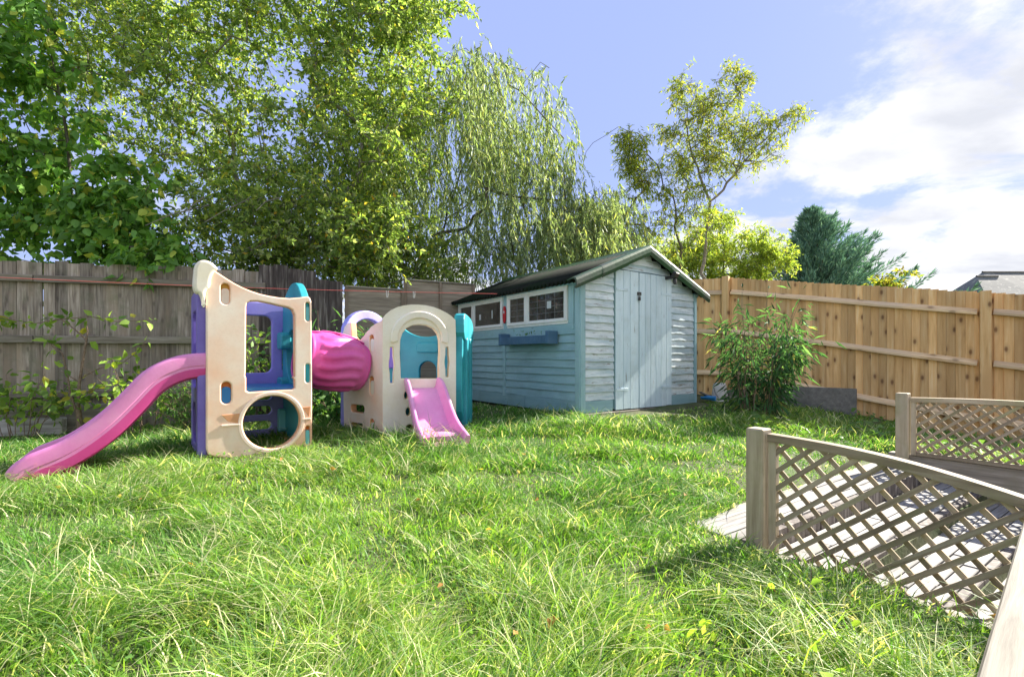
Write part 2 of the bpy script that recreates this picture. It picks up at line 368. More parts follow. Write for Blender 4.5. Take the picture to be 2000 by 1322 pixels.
def roof_tiles():
    m, t, b, _ = new_mat('slate_roof')
    n1 = noise(t, coords(t), 3.2, 6, .75); n2 = noise(t, coords(t), .9, 5, .6)
    col = mixc(t, ramp(t, n1, [(.55, (0, 0, 0)), (.70, (1, 1, 1))]), ramp(t, n2, [(.3, (.10, .11, .115)), (.7, (.17, .18, .17))]), (.42, .42, .36))
    t.links.new(col, b.inputs['Base Color']); b.inputs['Roughness'].default_value = .85
    return m
M['tiles'] = roof_tiles()

# ------------------------------------------------------------------ terrain
CT = np.array([(0, 0, 0), (0, 1.2, -.02), (-2, 2, 0), (2, 1.6, -.05), (-2.3, 3.7, .09), (-1.2, 4.6, .11), (.78, 5.5, .19), (2.5, 6.7, .23), (-1, 3, .03), (.5, 3.5, .05),
               (3.4, 7.7, .26), (4.4, 6.7, .05), (5.8, 5.6, -.15), (3.2, 4.0, -.01), (1.2, 2.4, -.07), (-6.1, 5.7, -.10), (-5, 5, -.03), (-3.4, 6.3, .02), (-3.3, 3.2, 0.0), (-1, 7.7, .16), (1.5, 8, .24), (2, 4, .05), (-4, 1.5, -.03)])
def gz(x, y):
    x = np.asarray(x, float); y = np.asarray(y, float)
    num = np.full(x.shape, -.1 * .002); den = np.full(x.shape, .002)
    for cx, cy, c in CT:
        ww = np.exp(-((x - cx) ** 2 + (y - cy) ** 2) / (2 * .75 ** 2)) + .02 * np.exp(-((x - cx) ** 2 + (y - cy) ** 2) / (2 * 2.2 ** 2)); num = num + ww * c; den = den + ww
    z = num / den
    near = np.clip(1 - np.abs(np.asarray(y) - 3) / 6, 0, 1)
    z = z + near * (.022 * fnoise(x, y, 1.3, 3.3) + .012 * fnoise(x, y, 3.1, 9.1))
    sx, tx = (x - .93) * .819 + (y - 2.65) * .573, (x - .93) * .573 - (y - 2.65) * .819     # lawn meets the landing flush
    d = np.hypot(np.maximum(np.maximum(-sx, sx - 2.84), 0), np.maximum(-tx, 0)); f = np.clip(d / .4, 0, 1); f = f * f * (3 - 2 * f)
    return z * f + (-.066) * (1 - f)
L0 = np.array((.93, 2.65)); ES = np.array((.819, .573)); ET = np.array((.573, -.819))
ANG = math.atan2(.573, .819)
def st(x, y):
    dx = np.asarray(x) - L0[0]; dy = np.asarray(y) - L0[1]
    return dx * ES[0] + dy * ES[1], dx * ET[0] + dy * ET[1]
def xy(s, t): return L0[0] + s * ES[0] + t * ET[0], L0[1] + s * ES[1] + t * ET[1]
HS0, HS1, HT0, HT1 = 0.0, 2.84, 0.0, 4.2        # paved stairwell cut out of the lawn
def terrain():
    s = np.array(sorted(set([-400, -150, -60, -30, -18, -12] + [round(v, 3) for v in np.arange(-9, 9, .12) if min(abs(v - HS0), abs(v - HS1)) > .05] + [HS0, HS1] + [12, 18, 30, 60, 150, 400])))
    t = np.array(sorted(set([-400, -150, -60, -30, -18, -12] + [round(v, 3) for v in np.arange(-9, 6, .12) if min(abs(v - HT0), abs(v - HT1)) > .05] + [HT0, HT1] + [9, 18, 30, 60, 150, 400])))
    SS, TT = np.meshgrid(s, t); X, Y = xy(SS, TT); Z = gz(X, Y)
    V = np.stack([X, Y, Z], -1).reshape(-1, 3); ns = len(s)
    F = []
    for j in range(len(t) - 1):
        tm = (t[j] + t[j + 1]) / 2
        for i in range(ns - 1):
            sm = (s[i] + s[i + 1]) / 2
            if HS0 < sm < HS1 and HT0 < tm < HT1: continue
            a = j * ns + i; F.append((a, a + ns, a + ns + 1, a + 1))
    me = np_mesh('ground', V, np.array(F), smooth=True)
    o = obj('ground', me, M['earth']); tag(o, 'bare brown earth of the garden under the grass', kind='structure')
terrain()

# ------------------------------------------------------------------ grass
def grass():
    def sample(n, y0, y1, power=1.0):
        yy = y0 + (y1 - y0) * rng.random(n) ** power
        xx = (rng.random(n) * 2 - 1) * (yy * 1.14 + .35)
        return xx, yy
    XX, YY, LV = [], [], []
    for n, a, b, lod in ((125000, .55, 2.0, 0), (150000, 2.0, 3.6, 0), (140000, 3.6, 5.6, 1), (80000, 5.6, 8.3, 1)):
        x, y = sample(n, a, b); XX.append(x); YY.append(y); LV.append(np.full(n, lod))
    x = np.concatenate(XX); y = np.concatenate(YY); lod = np.concatenate(LV)
    s, t = st(x, y)
    ok = ~((s > -.0 + .05 * np.sin(t * 9)) & (s < 2.95) & (t > .0 + .03 * np.sin(s * 7)))                       # stairwell + landing
    # shed footprint
    dx = x - .781; dy = y - 5.5; u = dx * .819 + dy * .573; v = -dx * .573 + dy * .819
    ok &= ~((u > -.02) & (u < 2.2) & (v > -.30) & (v < 3.05))
    # in front of the fences
    ok &= ((x - 3.44) * -.644 + (y - 7.8) * -.765) > .12
    fy = np.where(x < -3.4, 5.78 + (x + 6.08) * .2537, 6.46 + (x + 3.4) * .536)
    ok &= y < fy - .12
    ok &= ~((x > 2.3) & (y > 6.9) & (x < 3.3))
    ok &= ~((s > -1.75) & (t > 1.62) & (s < 0.2))
    # bare scuffed patches
    for bx, by, r in ((-1.62, 3.42, .17), (-.79, 3.25, .15), (-4.9, 5.3, .3)):
        d = np.hypot(x - bx, (y - by) * 1.6); ok &= (d > r * (.6 + .5 * rng.random(len(x)))) | (rng.random(len(x)) < .12)
    clump = fnoise(x, y, 2.6, 5.5) * .6 + fnoise(x, y, 6.5, 1.5) * .4
    thin = (clump < -.25) & (rng.random(len(x)) < .3)
    ok &= ~thin
    x, y, lod, clump = x[ok], y[ok], lod[ok], clump[ok]; n = len(x); ok2 = ok
    z = gz(x, y) - .005
    tall = np.clip(.45 + clump * 1.25, 0, 1)
    h = (.022 + .070 * tall) * (.55 + .8 * rng.random(n))
    nearf = np.clip((3.2 - y) / 2.0, 0, 1); ok2 = ok2; long_ = rng.random(n) < (.05 + .10 * tall + .05 * nearf); h = np.where(long_, h * 1.8 + .03 + .05 * nearf * rng.random(n), h)
    h *= np.where(y > 6, .85, 1.0)
    ft = -.55 * np.exp(-((x + 2.0) ** 2 + (y - 3.75) ** 2) / .25) + np.exp(-((x + .9) ** 2 + (y - 4.15) ** 2) / .25) + np.exp(-((x - .9) ** 2 + (y - 5.2) ** 2) / .3) + np.exp(-((x-.5)**2+(y-2.9)**2)/.05)
    h *= 1 + .6 * np.clip(ft, -1, 1)
    h *= np.where((dx[ok2] * .819 + dy[ok2] * .573 > -.1) & (-dx[ok2] * .573 + dy[ok2] * .819 > -.8), .55, 1.0); sg, tg_ = st(x, y); h *= np.where((sg > -.6) & (tg_ > -.5) & (sg < 3.2) & (tg_ < .7), .68, 1.0); h *= np.where((x < -3.9) & (y > 4.7), .6, 1.0)
    flow = math.pi * 2 * (fnoise(x, y, .9, 2.2) * .55 + fnoise(x, y, 3.3, 7.7) * .45) + rng.normal(0, 1.5, n)
    bend = (.35 + 1.0 * rng.random(n) * np.where(long_, 1.25, .8)) * (.7 + .6 * tall)
    wd = (.0013 + .0024 * rng.random(n) ** 1.5) * (1 + .28 * np.clip(y - 1.5, 0, 5)) * np.where(long_, 1.2, 1)
    lx, ly = np.cos(flow), np.sin(flow)
    tw = rng.normal(0, .9, n); ca, sa = np.cos(flow + math.pi / 2 + tw), np.sin(flow + math.pi / 2 + tw)
    # colours (linear)
    base = np.array([.080, .195, .034]); yel = np.array([.33, .43, .085]); straw = np.array([.56, .54, .34]); blue = np.array([.10, .19, .065])
    q = rng.random(n); near = np.clip((2.9 - y) / 2.0, 0, 1)
    sunny = np.clip(.30 + .6 * fnoise(x, y, .8, 4.4) + .25 * fnoise(x, y, 4, 2.4) + .5 * near, 0, 1)  # nearer blades yellower: sunlit look put into the blade colour
    c = base[None] * (1 - (sunny * q)[:, None]) + yel[None] * (sunny * q)[:, None]
    bl = rng.random(n) < .16; c[bl] = blue
    sw = rng.random(n) < (.10 + .10 * tall + .10 * nearf * long_); c[sw] = straw * (.7 + .4 * rng.random((sw.sum(), 1)))
    c *= (.62 + .6 * rng.random((n, 1)))
    Vs, Cs, Fs, off = [], [], [], 0
    for lv, ks in ((0, (0, .3, .62, 1)), (1, (0, .45, 1))):
        m = lod == lv; k = m.sum(); rows = []
        X, Y, Z, H, LX, LY, B, W, CA, SA = (a[m] for a in (x, y, z, h, lx, ly, bend, wd, ca, sa))
        for tt in ks:
            off_h = H * B * (tt ** 1.7); up = H * (tt - .36 * np.clip(B, 0, 1.6) * tt ** 2.4)
            cx_, cy_, cz_ = X + LX * off_h, Y + LY * off_h, Z + np.maximum(up, .004)
            ww = W * (1 - tt * .8) if tt < 1 else None
            if ww is None: rows.append(np.stack([cx_, cy_, cz_], -1))
            else:
                rows.append(np.stack([cx_ - CA * ww, cy_ - SA * ww, cz_], -1)); rows.append(np.stack([cx_ + CA * ww, cy_ + SA * ww, cz_], -1))
        nv = len(rows); V = np.stack(rows, 1).reshape(-1, 3); b0 = off + np.arange(k)[:, None] * nv
        tri = []
        for i in range(len(ks) - 2):
            a = 2 * i; tri += [(a, a + 1, a + 3), (a, a + 3, a + 2)]
        a = 2 * (len(ks) - 2); tri.append((a, a + 1, a + 2))
        F = (b0[:, :, None] * 0 + b0[:, None, :] if False else b0[:, None, :] + np.array(tri)[None]).reshape(-1, 3)
        Vs.append(V); Fs.append(F); Cs.append(np.repeat(c[m], nv, 0)); off += len(V)
    me = np_mesh('grass', np.concatenate(Vs), np.concatenate(Fs), np.concatenate(Cs), smooth=True)
    o = obj('grass', me, M['grass']); tag(o, 'long unmown tufted green grass of the lawn', 'grass', kind='stuff')
grass()

# ------------------------------------------------------------------ fences
def put(name, me, mat, parent, p, rz=0, rx=0, ry=0):
    return obj(name, me, mat, parent, p, (rx, ry, rz))
def wpos(P0, P1, f): return P0[0] + (P1[0] - P0[0]) * f, P0[1] + (P1[1] - P0[1]) * f

# new feather-edge fence on the right (one run: corner behind shed, then down the slope)
def new_fence():
    root = thing('closeboard_fence', 'new orange-brown closeboard fence with posts and rails running down the right side', 'fence', (3.44, 7.8, 0))
    A = np.array((3.44, 7.8)); B = np.array((5.72, 5.88)); d = (B - A) / np.linalg.norm(B - A)
    C = A + d * 2.98 * 1.9
    W = np.array((1.2, 8.75))
    def topz(p): return 2.12 - .165 * np.dot(p - A, d) if np.dot(p - A, d) > 0 else 2.12
    def run(P, Q, zf, h, flip=1, step=.086):
        L = np.linalg.norm(Q - P); u = (Q - P) / L; ang = math.atan2(u[1], u[0]); nrm = np.array((u[1], -u[0])) * flip
        k = int(L / step)
        for i in range(k + 1):
            p = P + u * (i + .5) * L / (k + 1); zt = zf(p) + random.uniform(-.004, .006)
            hh = h + random.uniform(-.01, .03)
            me = box(.100, .011, round(hh, 2), 0, 'board', key='new')
            q = p + nrm * -.02
            o = put('board', me, M['new_z'], root, (q[0] - root.location.x, q[1] - root.location.y, zt - round(hh, 2)), ang + R(7), 0, random.uniform(-.003, .003))
    def rail(P, Q, dz, zf):
        L = np.linalg.norm(Q - P) - .1; mid = (P + Q) / 2; u = (Q - P) / np.linalg.norm(Q - P); nrm = np.array((u[1], -u[0]))
        z0, z1 = zf(P) - dz, zf(Q) - dz; sl = math.atan2(z1 - z0, L)
        bm = bmesh.new()
        prof = [(-.012, -.04), (.045, -.038), (.045, -.012), (-.012, .036)]
        vs = [[bm.verts.new((x, -py, pz)) for py, pz in prof] for x in (-L / 2, -L / 6, L / 6, L / 2)]
        for a_, b_ in zip(vs[:-1], vs[1:]):
            for j in range(4): bm.faces.new((a_[j], a_[(j + 1) % 4], b_[(j + 1) % 4], b_[j]))
        bm.faces.new(vs[0][::-1]); bm.faces.new(vs[-1]); bmesh.ops.recalc_face_normals(bm, faces=bm.faces)
        for r_ in vs[1:3]:
            dv = random.uniform(-.006, .006)
            for v in r_: v.co.z += dv
        me = bpy.data.meshes.new('rail'); bm.to_mesh(me); bm.free()
        q = mid + nrm * .004
        put('rail', me, M['new_x'], root, (q[0] - root.location.x, q[1] - root.location.y, (z0 + z1) / 2), math.atan2(u[1], u[0]), 0, -sl)
    posts = [A, B, B + (B - A)]
    run(W, A, topz, 1.9, 1); run(A, posts[2], topz, 1.86, 1)
    for dz in (.23, .85, 1.52): rail(W, A - np.array((.02, 0)), dz, topz); rail(A, B, dz, topz); rail(B, posts[2], dz, topz)
    for p in posts:
        u = d; nrm = np.array((u[1], -u[0]))
        q = p + nrm * .035; zt = topz(p) + .015
        me = box(.10, .10, 2.3, .004, 'post', key='new')
        put('post', me, M['new_z'], root, (q[0] - root.location.x, q[1] - root.location.y, zt - 2.3), math.atan2(u[1], u[0]))
    # low kick board along the foot of the second half of the first bay
    for f0, f1 in ((.52, .98),):
        P = A + (B - A) * f0; Q = A + (B - A) * f1; mid = (P + Q) / 2; L = np.linalg.norm(Q - P)
        nrm = np.array((d[1], -d[0])); q = mid + nrm * .03
        z = topz(mid) - 1.78 - .13
        put('kick_board', box(L, .022, .12, .002, 'kick_board'), M['new_x'], root, (q[0] - root.location.x, q[1] - root.location.y, z), math.atan2(d[1], d[0]), 0, .165)
new_fence()

def old_fence():
    root = thing('weathered_fence', 'weathered grey board fence with three rails behind the pink slide', 'fence', (-6.08, 5.78, 0))
    A = np.array((-6.08, 5.78)); d = np.array((2.68, .68)); d /= np.linalg.norm(d); A2 = A - d * 2.2; E = np.array((-3.28, 6.49))
    L = np.linalg.norm(E - A2); ang = math.atan2(d[1], d[0]); k = int(L / .128); nrm = np.array((d[1], -d[0]))
    for i in range(k):
        p = A2 + d * (i + .5) * L / k; zt = 2.0 + random.uniform(-.02, .02); zb = float(gz(p[0], p[1])) - .05
        w_ = random.choice((.134, .138, .131, .136)); hh = round((zt - zb) / .03) * .03
        me = box(w_, .018, hh, 0, 'board', key='old')
        q = p - nrm * (.02 + random.uniform(0, .008))
        put('board', me, M['old_z'], root, (q[0] - A[0], q[1] - A[1], zt - hh), ang + .055 + random.uniform(-.02, .02), 0, random.uniform(-.006, .006))
    for z in (1.79, 1.06, .40):
        for (a, b) in ((0, .5), (.5, 1)):
            P = A2 + d * L * a; Q = A2 + d * L * b; mid = (P + Q) / 2; q = mid + nrm * .022
            put('rail', box(L / 2 - .01, .05, .085, .004, 'rail', jitter=.004), M['old_x'], root, (q[0] - A[0], q[1] - A[1], z - .04), ang)
    return root
old_fence()

def tarred_fence():
    P = np.array((-3.36, 6.46)); Q = np.array((-2.42, 6.93)); d = (Q - P) / np.linalg.norm(Q - P); L = np.linalg.norm(Q - P); ang = math.atan2(d[1], d[0])
    root = thing('tarred_board_screen', 'dark tarred upright boards with flaking grey patches behind the pink tunnel', 'fence', (P[0], P[1], 0))
    tops = (2.07, 2.09, 2.05, 2.04, 1.93, 1.92); w_ = L / len(tops)
    for i, zt in enumerate(tops):
        p = P + d * (i + .5) * w_
        put('board', box(w_ + .006, .03, zt + .1, .003, 'board', key='tar%d' % i), M['tarred'], root, (p[0] - P[0], p[1] - P[1], -.1), ang + .06)
tarred_fence()

def lap_panels():
    P = np.array((-2.42, 7.05)); Q = np.array((-.62, 7.98)); d = (Q - P) / np.linalg.norm(Q - P); ang = math.atan2(d[1], d[0]); nrm = np.array((d[1], -d[0]))
    segs = [(0, .42, 1.86, True), (.42, 1.0, 2.02, False)]
    L = np.linalg.norm(Q - P)
    root = thing('lap_panel_fence', 'brown overlapping-board panel fence between the dark boards and the blue shed', 'fence', (P[0], P[1], 0))
    for a, b, zt, gap in segs:
        A_ = P + d * L * a; B_ = P + d * L * b; mid = (A_ + B_) / 2; LL = L * (b - a); nrow = 15
        for i in range(nrow):
            z = zt - .125 * (i + 1); q = mid
            if z < -.1: break
            put('slat', box(LL - .03, .008, .135, 0, 'slat', key='lap'), M['panel_x'], root, (q[0] - P[0], q[1] - P[1], z), ang, R(4), random.uniform(-.004, .004))
        for f in ([0.02, .5, .98] if not gap else [.02, .98]):
            q = A_ + (B_ - A_) * f + nrm * .025
            put('batten', box(.045, .028, zt + .05, .002, 'batten', key='lap'), M['panel_z'], root, (q[0] - P[0], q[1] - P[1], -.05), ang)
        q = mid + nrm * .01
        put('capping', box(LL, .06, .022, .002, 'capping', key='lap'), M['grey_x'], root, (q[0] - P[0], q[1] - P[1], zt), ang)
lap_panels()

# two stacked sleepers at the foot of the old fence, far left
M['grey_pale'] = wood('pale_sleeper', (.24, .22, .20), (.46, .44, .41), (.62, .60, .57), 'X', grain=14)
def sleepers():
    d = np.array((2.68, .68)); d /= np.linalg.norm(d); ang = math.atan2(d[1], d[0]); nrm = np.array((d[1], -d[0]))
    A = np.array((-6.08, 5.78)); z0 = -.03
    g = 'weathered sleepers at the foot of the grey fence'
    q = A + d * (-.35) + nrm * .30
    tag(obj('sleeper', box(2.3, .12, .19, .012, 'sleeper', jitter=.006), M['grey_pale'], None, (q[0], q[1], z0 - .02), (0, 0, ang)), 'front weathered grey sleeper lying in the grass at far left', 'sleeper', g)
    q = A + d * (.15) + nrm * .16
    tag(obj('sleeper', box(2.6, .10, .35, .012, 'sleeper', jitter=.006), M['grey_x'], None, (q[0], q[1], z0 - .03), (0, 0, ang)), 'taller brown board standing against the fence foot behind the front sleeper', 'sleeper', g)
sleepers()

# ------------------------------------------------------------------ shed
SH = thing('garden_shed', 'blue painted timber shed with corrugated roof and pale double doors', 'shed', (.781, 5.5, .21), ANG)
SW, SL, EH, RH = 2.13, 2.96, 1.53, 1.95
SLOPE = (RH - EH + .02) / (SW / 2)
def warp_board(name, L, wdt, axis='X', lap=.024, top=.004, seg=8, amp=.003):
    """clapboard: wedge section, bottom edge thick, lower edge slightly wavy; runs along +X from 0 to L, face to -Y"""
    V, F = [], []
    ph = random.uniform(0, 9)
    for i in range(seg + 1):
        x = L * i / seg; w1 = amp * math.sin(ph + i * 1.3) + random.uniform(-amp, amp) * .5; w2 = random.uniform(-amp, amp) * .6
        V += [(x, 0, w1), (x, -lap + w2, w1), (x, -top + w2 * .4, wdt), (x, 0, wdt)]
    for i in range(seg):
        a = i * 4
        for j in range(4): F.append((a + j, a + (j + 1) % 4, a + 4 + (j + 1) % 4, a + 4 + j))
    F += [(3, 2, 1, 0), (seg * 4, seg * 4 + 1, seg * 4 + 2, seg * 4 + 3)]
    return pydata(name, V, F)
def shed():
    # core walls (inner skin) and gable
    bm = bmesh.new()
    prof = [(.012, .02), (SW - .012, .02), (SW - .012, EH - .02), (SW / 2, RH - .03), (.012, EH - .02)]
    a = [bm.verts.new((x, .012, z)) for x, z in prof]; b = [bm.verts.new((x, SL - .012, z)) for x, z in prof]
    bm.faces.new(a); bm.faces.new(b[::-1])
    for i in range(5):
        j = (i + 1) % 5; bm.faces.new((a[j], a[i], b[i], b[j]))
    bmesh.ops.recalc_face_normals(bm, faces=bm.faces)
    me = bpy.data.meshes.new('wall'); bm.to_mesh(me); bm.free(); obj('wall', me, M['blue_z'], SH)
    # front clapboards left and right of the doors
    def rows(x0, x1, z0, z1, n, mat):
        hgt = (z1 - z0) / n
        for i in range(n):
            z = z0 + i * hgt; xx0, xx1 = x0, x1
            zt = z + hgt - .02
            if zt > EH: xx0 = max(x0, (zt - EH) / SLOPE); xx1 = min(x1, SW - (zt - EH) / SLOPE)
            if xx1 - xx0 < .05: continue
            o = obj('clapboard', warp_board('clapboard', xx1 - xx0, hgt + .012), mat, SH, (xx0, .012, z), (0, random.uniform(-.006, .006), 0))
    rows(.055, .525, .14, 1.76, 18, M['blue_old_x']); rows(1.60, SW - .035, .14, 1.76, 18, M['blue_old_x'])
    rows(.525, 1.60, 1.70, 1.93, 3, M['blue_old_x'])
    boxat('skirting_board', .05, .50, -.012, .012, .0, .135, M['blue_wall_x'], SH, .003)
    boxat('skirting_board', 1.60, SW - .03, -.012, .012, .0, .135, M['blue_wall_x'], SH, .003)
    boxat('corner_trim', -.022, .052, -.02, .012, .0, EH - .01, M['blue_z'], SH, .003)
    boxat('corner_trim', -.03, -.001, -.001, .07, .0, EH - .03, M['blue_z'], SH, .003)
    boxat('corner_trim', SW - .03, SW + .02, -.02, .012, .0, EH - .03, M['blue_z'], SH, .003)
    # side wall (x=0): local y along the wall; clapboards run along +y, face -x
    def side_rows(y0, y1, z0, z1, n):
        hgt = (z1 - z0) / n
        for i in range(n):
            me = warp_board('clapboard', y1 - y0, hgt + .012)
            # rotate so +X -> -Y  (face -Y -> -X)
            o = obj('clapboard', me, M['blue_wall_x'], SH, (.012, y1, z0 + i * hgt), (0, random.uniform(-.004, .004), R(-90)))
    side_rows(.075, 1.50, .14, .90, 8); side_rows(1.58, SL, .14, .90, 8)
    boxat('stile', -.014, .012, 1.505, 1.575, .10, .93, M['blue_z'], SH, .003)
    boxat('skirting_board', -.012, .012, .07, 1.05, -.02, .138, M['blue_wall_y'], SH, .003)
    boxat('skirting_board', -.010, .012, 1.06, SL, -.02, .138, M['blue_wall_y'], SH, .003)
    boxat('sill_board', -.016, .012, .075, SL, .905, 1.03, M['blue_wall_y'], SH, .003)
    boxat('head_board', -.012, .012, .075, SL, 1.475, EH - .0, M['blue_wall_y'], SH, .003)
    boxat('mullion_board', -.012, .012, 1.44, 1.55, 1.03, 1.475, M['blue_z'], SH, .003)
    boxat('mullion_board', -.012, .012, .075, .205, 1.03, 1.475, M['blue_z'], SH, .003)
    boxat('mullion_board', -.012, .012, 2.81, SL, 1.03, 1.475, M['blue_z'], SH, .003)
    boxat('stile', -.026, -.013, .10, .135, .96, 1.50, M['blue_z'], SH, .003)
    # windows
    def window(y0, y1, split, z0, z1, leaded, lab):
        wf = obj('window', box(.03, y1 - y0, .03, 0, 'window', key=str(y0)), M['white'], SH, (-.008, (y0 + y1) / 2, z0)); wf['label'] = lab
        loc = lambda yy: yy - (y0 + y1) / 2
        def bar(ya, yb, za, zb, x0=-.03, x1=.0, nm='frame', mt=M['white']):
            me = box(x1 - x0, yb - ya, zb - za, .002, nm, key=mt.name)
            obj(nm, me, mt, wf, ((x0 + x1) / 2, loc((ya + yb) / 2), za - z0))
        bar(y0, y1, z1 - .04, z1); bar(y0, y1, z0 + .03, z0 + .045)
        bar(y0, y0 + .04, z0 + .045, z1 - .04); bar(y1 - .04, y1, z0 + .045, z1 - .04); bar(split - .03, split + .03, z0 + .045, z1 - .04)
        for a, b_ in ((y0 + .04, split - .03), (split + .03, y1 - .04)):
            # sash inside the frame
            bar(a, b_, z0 + .045, z0 + .07, -.022, -.002, 'sash'); bar(a, b_, z1 - .062, z1 - .04, -.022, -.002, 'sash')
            bar(a, a + .022, z0 + .07, z1 - .062, -.022, -.002, 'sash'); bar(b_ - .022, b_, z0 + .07, z1 - .062, -.022, -.002, 'sash')
            me = box(.004, b_ - a - .044, z1 - z0 - .132, 0, 'pane', key='g')
            obj('pane', me, M['glass'], wf, (-.008, loc((a + b_) / 2), .07))
            if leaded:
                nv = 4 if b_ - a > .5 else 2
                for i in range(1, nv):
                    yy = a + .022 + (b_ - a - .044) * i / nv; bar(yy - .003, yy + .003, z0 + .07, z1 - .062, -.015, -.010, 'glazing_bar', M['lead'])
                for i in range(1, 4):
                    zz = z0 + .07 + (z1 - z0 - .132) * i / 4; bar(a + .022, b_ - .022, zz - .003, zz + .003, -.0145, -.0105, 'glazing_bar', M['lead'])
        if leaded: bar(.50, .58, z0 + .2, z0 + .29, -.018, -.016, 'sticker', M['paper'])
        else: bar(2.14, 2.19, z0 + .16, z0 + .24, -.013, -.011, 'sticker', M['paper']); bar(1.82, 1.845, z0 + .16, z0 + .28, -.013, -.011, 'sticker', M['paper'])
    window(.205, 1.44, 1.0, 1.03, 1.475, True, 'white window with leaded diamond-free grid panes nearer the corner')
    window(1.55, 2.81, 2.36, 1.03, 1.475, False, 'white window with plain dark panes at the far end')
    # doors
    for nm, x0, x1, edges, lab in (('door', .535, .945, (0, .33, .62, 1), 'narrower left door leaf'), ('door', .955, 1.59, (0, .17, .34, .50, .66, .83, 1), 'wider right door leaf')):
        dr = obj(nm, box(x1 - x0, .02, 1.66, 0, 'door', key=lab), M['blue_z'], SH, ((x0 + x1) / 2, .0, .015)); dr['label'] = lab
        Wd = x1 - x0
        for a, b_ in zip(edges[:-1], edges[1:]):
            me = box(Wd * (b_ - a) - .006, .016, 1.675, .002, 'plank', key='d%.3f' % (b_ - a))
            zoff = 0.0
            obj('plank', me, M['door_z'], dr, (Wd * ((a + b_) / 2 - .5), -.019, zoff - .005 + random.uniform(-.004, .004)), (0, random.uniform(-.002, .002), 0))
        side = -1 if 'left' in lab else 1
        for z in (.22, 1.42):
            obj('hinge', box(.20, .006, .03, .001, 'hinge', key='h'), M['door_z'], dr, (side * (Wd / 2 - .11), -.031, z))
    # hasp and padlock on the left leaf
    hp = obj('hasp', box(.07, .008, .04, .001, 'hasp'), M['black'], SH, (.945, -.034, 1.40))
    obj('padlock', box(.035, .022, .045, .006, 'padlock'), M['black'], SH, (.935, -.045, 1.335))
    V, F = tube([(.922, -.045, 1.375), (.922, -.045, 1.40), (.935, -.045, 1.412), (.948, -.045, 1.40), (.948, -.045, 1.375)], .004, 6)
    obj('shackle', np_mesh('shackle', V, F), M['lead'], SH)
    # roof: two corrugated sheets
    OV = .13; y0, y1 = -.10, SL + .12
    for sgn in (-1, 1):
        xe = SW / 2 + OV; drop = SLOPE * xe; nn = 42 * 8
        V, F = [], []
        for i in range(nn + 1):
            y = y0 + .03 + (y1 - y0 - .03) * i / nn; hgt = .025 * math.sin(2 * math.pi * i / 8)
            for k, (fx, tz) in enumerate(((0, 0), (.5, 0), (1, 0), (1, -.006), (.5, -.006), (0, -.006))):
                V.append((SW / 2 + sgn * xe * fx, y, RH + .035 - drop * fx + hgt + tz))
        for i in range(nn):
            a = i * 6
            for j in range(6): F.append((a + j, a + (j + 1) % 6, a + 6 + (j + 1) % 6, a + 6 + j))
        me = pydata('roof_sheet', V, F, True); o = obj('roof_sheet', me, M['roof'], SH)
        # verge caps along the front edge: three overlapping rolled lengths
        n3 = 3
        for k in range(n3):
            f0, f1 = k / n3, (k + 1) / n3 + .03
            sc = 1 + .0 * k + (.10 if k % 2 else 0)
            prof = [(-.03, -.075), (.0, -.09), (.014, -.05), (.012, .0), (-.005, .028), (-.04, .04), (-.09, .036), (-.15, .022), (-.15, .012), (-.09, .022), (-.045, .024), (-.02, .01), (-.008, -.02), (-.012, -.06)]
            V, F = [], []; m = len(prof)
            for f in (f0, (f0 + f1) / 2, f1):
                for (py, pz) in prof: V.append((SW / 2 + sgn * (xe + .01) * f, -.11 - py * sc * 1.0 - .0, RH + .04 - SLOPE * (xe + .01) * f + pz * sc))
            for r_ in range(2):
                for j in range(m): F.append((r_ * m + j, r_ * m + (j + 1) % m, (r_ + 1) * m + (j + 1) % m, (r_ + 1) * m + j))
            F.append(tuple(range(m))[::-1]); F.append(tuple(range(2 * m, 3 * m)))
            obj('verge_cap', pydata('verge_cap', [(v[0], v[1] , v[2]) for v in V], F), M['verge'], SH)
        # fascia under the eave
        x = -.06 if sgn < 0 else SW + .03
        boxat('fascia', x, x + .022, -.02, SL + .02, EH - .06, EH - .005, M['blue_wall_y'], SH, .002)
    boxat('batten', -.085, -.065, .55, 2.2, EH - .055, EH - .012, M['bare_wood'], SH, .002)
    # ridge cap
    V, F = [], []; a_ = math.atan(SLOPE); prof = [(-.16, -.16 * SLOPE), (-.05, -.01), (0, .02), (.05, -.01), (.16, -.16 * SLOPE)]
    for y in (-.10, SL / 2, SL + .12):
        for px_, pz in prof: V.append((SW / 2 + px_, y, RH + .055 + pz))
        for px_, pz in prof[::-1]: V.append((SW / 2 + px_, y, RH + .045 + pz))
    for r_ in range(2):
        for j in range(10): F.append((r_ * 10 + j, r_ * 10 + (j + 1) % 10, (r_ + 1) * 10 + (j + 1) % 10, (r_ + 1) * 10 + j))
    F += [tuple(range(10))[::-1], tuple(range(20, 30))]
    obj('ridge_cap', pydata('ridge_cap', V, F), M['verge'], SH)
    # bearer under the shed
    boxat('bearer', -.02, SW + .02, -.03, .08, -.10, -.005, M['grey_x'], SH, .006)
shed()
def local(p): # shed local -> world
    c, s_ = math.cos(ANG), math.sin(ANG)
    return (.781 + p[0] * c - p[1] * s_, 5.5 + p[0] * s_ + p[1] * c, .21 + p[2])
